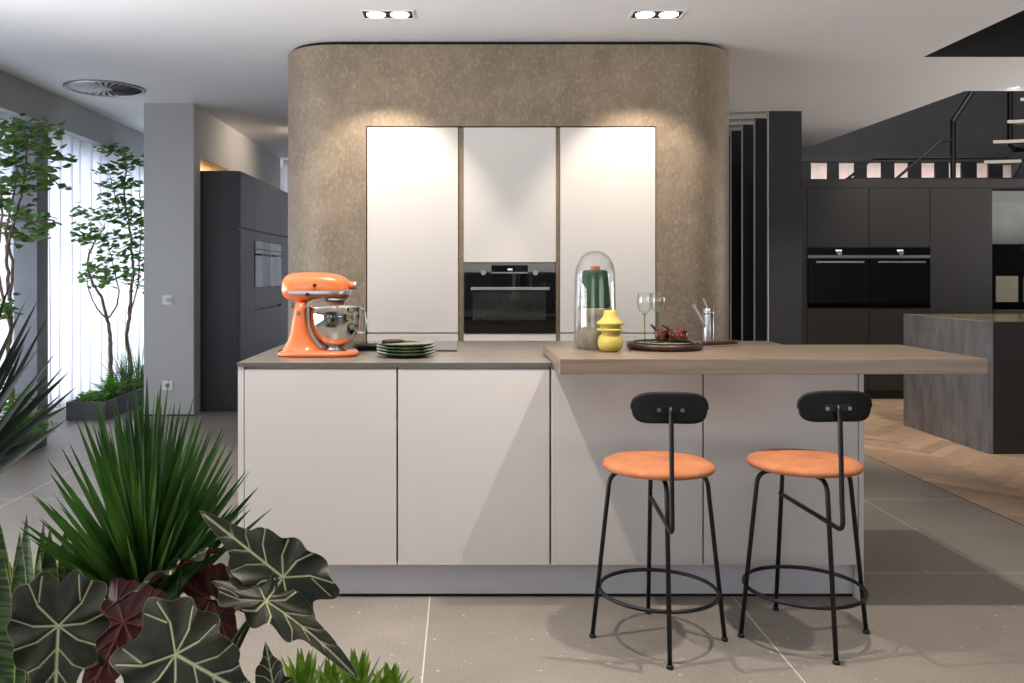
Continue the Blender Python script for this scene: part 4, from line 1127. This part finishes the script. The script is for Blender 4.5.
# ---------------------------------------------------------------- right side: fins, dark kitchen, slate island
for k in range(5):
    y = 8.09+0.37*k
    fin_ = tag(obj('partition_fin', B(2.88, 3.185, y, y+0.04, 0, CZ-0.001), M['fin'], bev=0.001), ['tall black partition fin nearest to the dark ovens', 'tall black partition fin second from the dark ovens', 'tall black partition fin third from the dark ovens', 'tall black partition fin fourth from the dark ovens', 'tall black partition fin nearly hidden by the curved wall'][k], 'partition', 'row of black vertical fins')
    obj('edge_light', B(2.874, 2.879, y+0.002, y+0.038, 0.01, CZ-0.002), mat('edge_light_tint', (215, 215, 228), 0.4, 0.2), fin_, label='pale strip painted as daylight on the fin edge')  # pale colour paints the daylight falling on the fin's thin side
DY = 8.68
def dcab(x0, x1, lab, oven=False):
    t = thing('dark_cabinet', lab, 'cabinet', ((x0+x1)/2, DY+0.3, 0), 'dark tall cabinets at the back')
    g = 0.003
    bm = bmesh.new(); box(bm, x0+0.001, x1-0.001, DY+0.09, DY+0.6, 0, 0.08); box(bm, x0+0.001, x1-0.001, DY+0.022, DY+0.6, 0.08, 2.205)
    obj('body', bm, M['dark_panel'], t)
    if oven:
        obj('upper_door', B(x0+g, x1-g, DY, DY+0.02, 1.530, 2.12), M['dark_panel'], t)
        obj('lower_door', B(x0+g, x1-g, DY, DY+0.02, 0.10, 0.915), M['dark_panel'], t)
        o2 = thing('wall_oven', lab.replace('dark tall cabinet holding', 'black wall oven,'), 'oven', ((x0+x1)/2, DY-0.02, 0.92), 'dark ovens at the back')
        dr = obj('door', B(x0+g, x1-g, DY-0.012, DY+0.0, 0.925, 1.415), M['black_glass'], o2)
        obj('steel_strip', B(x0+g, x1-g, DY-0.010, DY+0.0, 1.420, 1.448), M['dark_steel'], o2)
        cp = obj('control_panel', B(x0+g, x1-g, DY-0.012, DY+0.0, 1.450, 1.520), M['black_glass'], o2)
        kx = (x0+x1)/2
        bm = bmesh.new(); tube(bm, [(kx, DY-0.012, 1.470), (kx, DY-0.035, 1.470)], 0.024, 16); obj('knob', bm, M['steel'], cp, smooth=True)
        obj('clock', B(kx-0.03, kx+0.03, DY-0.0135, DY-0.012, 1.488, 1.502), M['display'], cp)
        bm = bmesh.new(); box(bm, x0+0.07, x1-0.07, DY-0.05, DY-0.038, 1.372, 1.388); box(bm, x0+0.09, x0+0.10, DY-0.04, DY-0.012, 1.374, 1.386); box(bm, x1-0.10, x1-0.09, DY-0.04, DY-0.012, 1.374, 1.386)
        obj('handle', bm, M['steel'], dr)
    else:
        obj('door', B(x0+g, x1-g, DY, DY+0.02, 0.10, 2.12), M['dark_panel'], t)
dcab(3.475, 4.09, 'dark tall cabinet holding the oven nearer the black fins', True)
dcab(4.09, 4.70, 'dark tall cabinet holding the oven nearer the coffee niche', True)
dcab(4.70, 5.325, 'plain full-height dark cabinet between the ovens and the coffee niche')
tag(obj('cornice_panel', B(3.42, 6.9, DY-0.002, DY+0.02, 2.123, 2.21), M['dark_panel']), 'long dark fascia above the dark cabinets', 'fascia')
tag(obj('end_filler', B(3.24, 3.472, DY-0.002, DY+0.4, 0, 2.12), M['dark_panel']), 'narrow dark filler panel between the fins and the dark cabinets', 'panel')
# niche with a built-in coffee machine
t = thing('dark_cabinet', 'dark cabinet with a pale lit niche at the right edge', 'cabinet', (6.1, DY+0.3, 0), 'dark tall cabinets at the back')
bm = bmesh.new(); box(bm, 5.33, 6.9, DY+0.35, DY+0.6, 0.9, 2.12); box(bm, 5.33, 6.9, DY, DY+0.35, 0.0, 0.905)
obj('body', bm, M['dark_panel'], t)
obj('back_panel', B(5.33, 6.9, DY+0.33, DY+0.349, 0.91, 2.12), mat('niche_back', (128, 128, 124), 0.5, 0.3, ns=6), t)
for x0, lab in ((5.345, 'built-in coffee machine in the niche at the right edge'), (6.0, 'second built-in appliance in the niche beyond the frame edge')):
    t = thing('coffee_machine', lab, 'coffee machine', (x0+0.3, DY+0.15, 0.915))
    obj('body', B(x0, x0+0.6, DY+0.02, DY+0.32, 0.915, 1.56), M['black_glass'], t)
    obj('cup_tray', B(x0+0.02, x0+0.24, DY+0.005, DY+0.02, 0.98, 1.24), mat('tray_beige', (120, 112, 96), 0.4), t)
    obj('cup_tray', B(x0+0.30, x0+0.56, DY+0.005, DY+0.02, 0.98, 1.22), mat('tray_grey', (130, 128, 120), 0.4), t)
    bm = bmesh.new(); tube(bm, [(x0+0.33, DY+0.02, 1.52), (x0+0.33, DY-0.01, 1.52)], 0.02, 14); obj('knob', bm, M['steel'], t, smooth=True)

t = thing('slate_island', 'dark slate kitchen island on the parquet at the right edge', 'kitchen island', (5.1, 6.65, 0))
obj('end_panel', B(3.705, 3.74, 6.09, 7.25, 0, 0.928), M['slate'], t, label='streaked grey slate side')
obj('front_panel', B(3.741, 7.0, 6.09, 6.13, 0, 0.926), M['dark_panel'], t)
obj('body', B(3.741, 7.0, 6.14, 7.24, 0, 0.905), M['dark_panel'], t)
obj('top', B(3.741, 7.0, 6.131, 7.25, 0.908, 0.928), M['slate_top'], t)

# upper hall seen over the dark cabinets: upright slats and the staircase
gx = [(797, 811), (828, 839), (855, 867), (882, 894.5), (909, 921.6), (935.6, 949), (962, 977), (989, 1003)]
SY = 10.6
for k, (a, b) in enumerate(gx):
    xa, xb = P(a, 0, SY).x, P(b, 0, SY).x; zt = P(0, 161.5, SY).z; r = (xb-xa)/2; cx = (xa+xb)/2
    pts = [(xa, 1.2), (xb, 1.2), (xb, zt-0.04)]+[(cx+r*0.8+0.2*r*math.cos(t_), zt-0.04+0.04*math.sin(t_)) for t_ in (0.5, 1.0, 1.57)]+[(cx-r*0.8-0.2*r*math.cos(t_), zt-0.04+0.04*math.sin(t_)) for t_ in (1.57, 1.0, 0.5)]+[(xa, zt-0.04)]
    lab = 'dark round-topped upright slat above the dark cabinets, '+['beside the black fins', 'second from the black fins', 'under the start of the lower handrail', 'between the two handrails', 'under the rise of the upper handrail', 'just before the tall black post', 'just beyond the tall black post', 'nearest to the stair stringer'][k]
    tag(obj('upright_slat', prism(bmesh.new(), pts, SY, SY+0.035, 'y'), M['fin']), lab, 'slat', 'upright slats behind the dark cabinets')
tag(obj('low_wall', B(3.3, 9.0, 10.58, 10.75, 0, 1.2), M['dark_panel']), 'low dark wall carrying the upright slats', 'low wall')
tag(obj('top_rail', B(3.3, 7.4, SY-0.01, SY+0.11, P(0, 162, SY).z, 2.72), M['upper_wall']), 'dark grey beam over the upright slats', 'beam')

st = thing('staircase', 'black steel staircase with pale treads behind the dark cabinets', 'staircase', (6.4, 9.8, 2.2))
D = 9.9
for pts in ([(896, 179), (940, 141), (953, 140)], [(846, 180), (873, 158.5), (1008, 157.5)], [(953, 181), (953, 121), (973, 91), (990, 65)], [(1010, 60), (1010, 144), (1014, 150), (1024, 149)]):
    w = 0.034 if pts[0][0] in (896, 846) else 0.055
    bm = bmesh.new(); tube(bm, [P(a, b, D) for a, b in pts], w/2*(1.0 if w < .05 else 1.1), 8)
    obj('handrail' if w < .05 else 'post', bm, M['black_metal'], st)
for (a, b) in ((984, 163), (993, 143), (1007, 123), (1020, 101)):
    c = P(a, b, D+0.05); bm = bmesh.new(); prism(bm, [(c.x-0.06, D-0.05), (c.x+0.30, D-0.15), (c.x+0.30, D+0.1)], c.z-0.02, c.z+0.015); obj('tread', bm, M['tread'], st)
bm = bmesh.new(); prism(bm, [(P(a, b, D).x, P(a, b, D).z) for a, b in ((1002, 182), (1020, 150), (1060, 130), (1060, 182))], D-0.2, D-0.16, 'y')
obj('stringer', bm, M['fin'], st)
obj('base_plate', B(P(840, 0, D).x, P(1060, 0, D).x, D-0.25, D+0.2, 2.10, P(0, 180, D).z), M['dark_panel'], st)
tag(obj('stair_plinth', B(P(835, 0, D).x, 7.4, D-0.28, D+0.25, 0, 2.098), M['dark_panel']), 'dark block under the staircase, behind the dark cabinets', 'plinth')

# ---------------------------------------------------------------- light
def area(name, loc, rot, sx, sy, power, col=(1, 1, 1), spread=180):
    l = bpy.data.lights.new(name, 'AREA'); l.shape = 'RECTANGLE'; l.size = sx; l.size_y = sy; l.energy = power; l.color = col; l.spread = R(spread)
    o = bpy.data.objects.new(name, l); COL.objects.link(o); o.location = loc; o.rotation_euler = rot
    return o
# daylight outside the left windows: strong low down (sunlit paving), weaker above
area('daylight_low', (-4.6, 8.2, 0.95), (0, R(-90), 0), 1.8, 9.0, 215, (0.93, 0.96, 1.0), 110)
area('daylight_high', (-4.6, 8.2, 2.2), (0, R(-90), 0), 0.7, 9.0, 60, (0.80, 0.87, 1.0), 110)
# added fills outside unseen windows beside and behind the camera, tilted at the ceiling
area('ceiling_fill', (-4.5, 1.9, 0.9), (0, R(-130), 0), 1.8, 4.0, 270, (0.96, 0.97, 1.0), 110)
area('front_fill', (-2.45, -4.3, 1.2), (R(120), 0, 0), 2.9, 2.3, 35, (0.97, 0.98, 1.0), 130)
area('front_fill', (5.1, -4.3, 1.2), (R(120), 0, 0), 4.9, 2.3, 70, (0.97, 0.98, 1.0), 130)
area('right_fill', (8.6, 6.6, 0.9), (0, R(130), 0), 1.8, 2.6, 150, (1.0, 0.96, 0.92), 110)  # added uplight behind the invented right window, lifts the far ceiling
area('passage_daylight', (-1.0, 12.1, 1.4), (R(-90), 0, 0), 2.6, 2.6, 30, (0.9, 0.95, 1.0))
area('hall_daylight', (6.0, 7.6, 4.7), (R(20), 0, 0), 3.5, 1.0, 70, (1.0, 0.96, 0.92))
area('hall_lamps', (5.8, 11.8, 3.0), (0, 0, 0), 4.0, 0.6, 50, (1.0, 0.88, 0.82))
wd = bpy.data.worlds.new('world'); SC.world = wd; wd.use_nodes = True
wd.node_tree.nodes['Background'].inputs[0].default_value = (0.75, 0.85, 1.0, 1); wd.node_tree.nodes['Background'].inputs[1].default_value = 1.0

# ---------------------------------------------------------------- camera
cd = bpy.data.cameras.new('camera'); cam = bpy.data.objects.new('camera', cd); COL.objects.link(cam)
cam.location = (0, 0, HC); cam.rotation_euler = (R(90), 0, 0)
cd.sensor_width = 36; cd.lens = 36*F/1024; cd.shift_x = (512-HX)/1024; cd.shift_y = -(341.5-HY)/1024
cd.clip_start = 0.05; cd.clip_end = 100
SC.camera = cam
SC.view_settings.view_transform = 'Standard'; SC.view_settings.look = 'None'; SC.view_settings.gamma = 1; SC.view_settings.use_curve_mapping = False
SC.view_settings.exposure = 0.0
SC.cycles.sample_clamp_indirect = 4; SC.cycles.max_bounces = 8; SC.cycles.transmission_bounces = 8; SC.cycles.caustics_reflective = False; SC.cycles.caustics_refractive = False
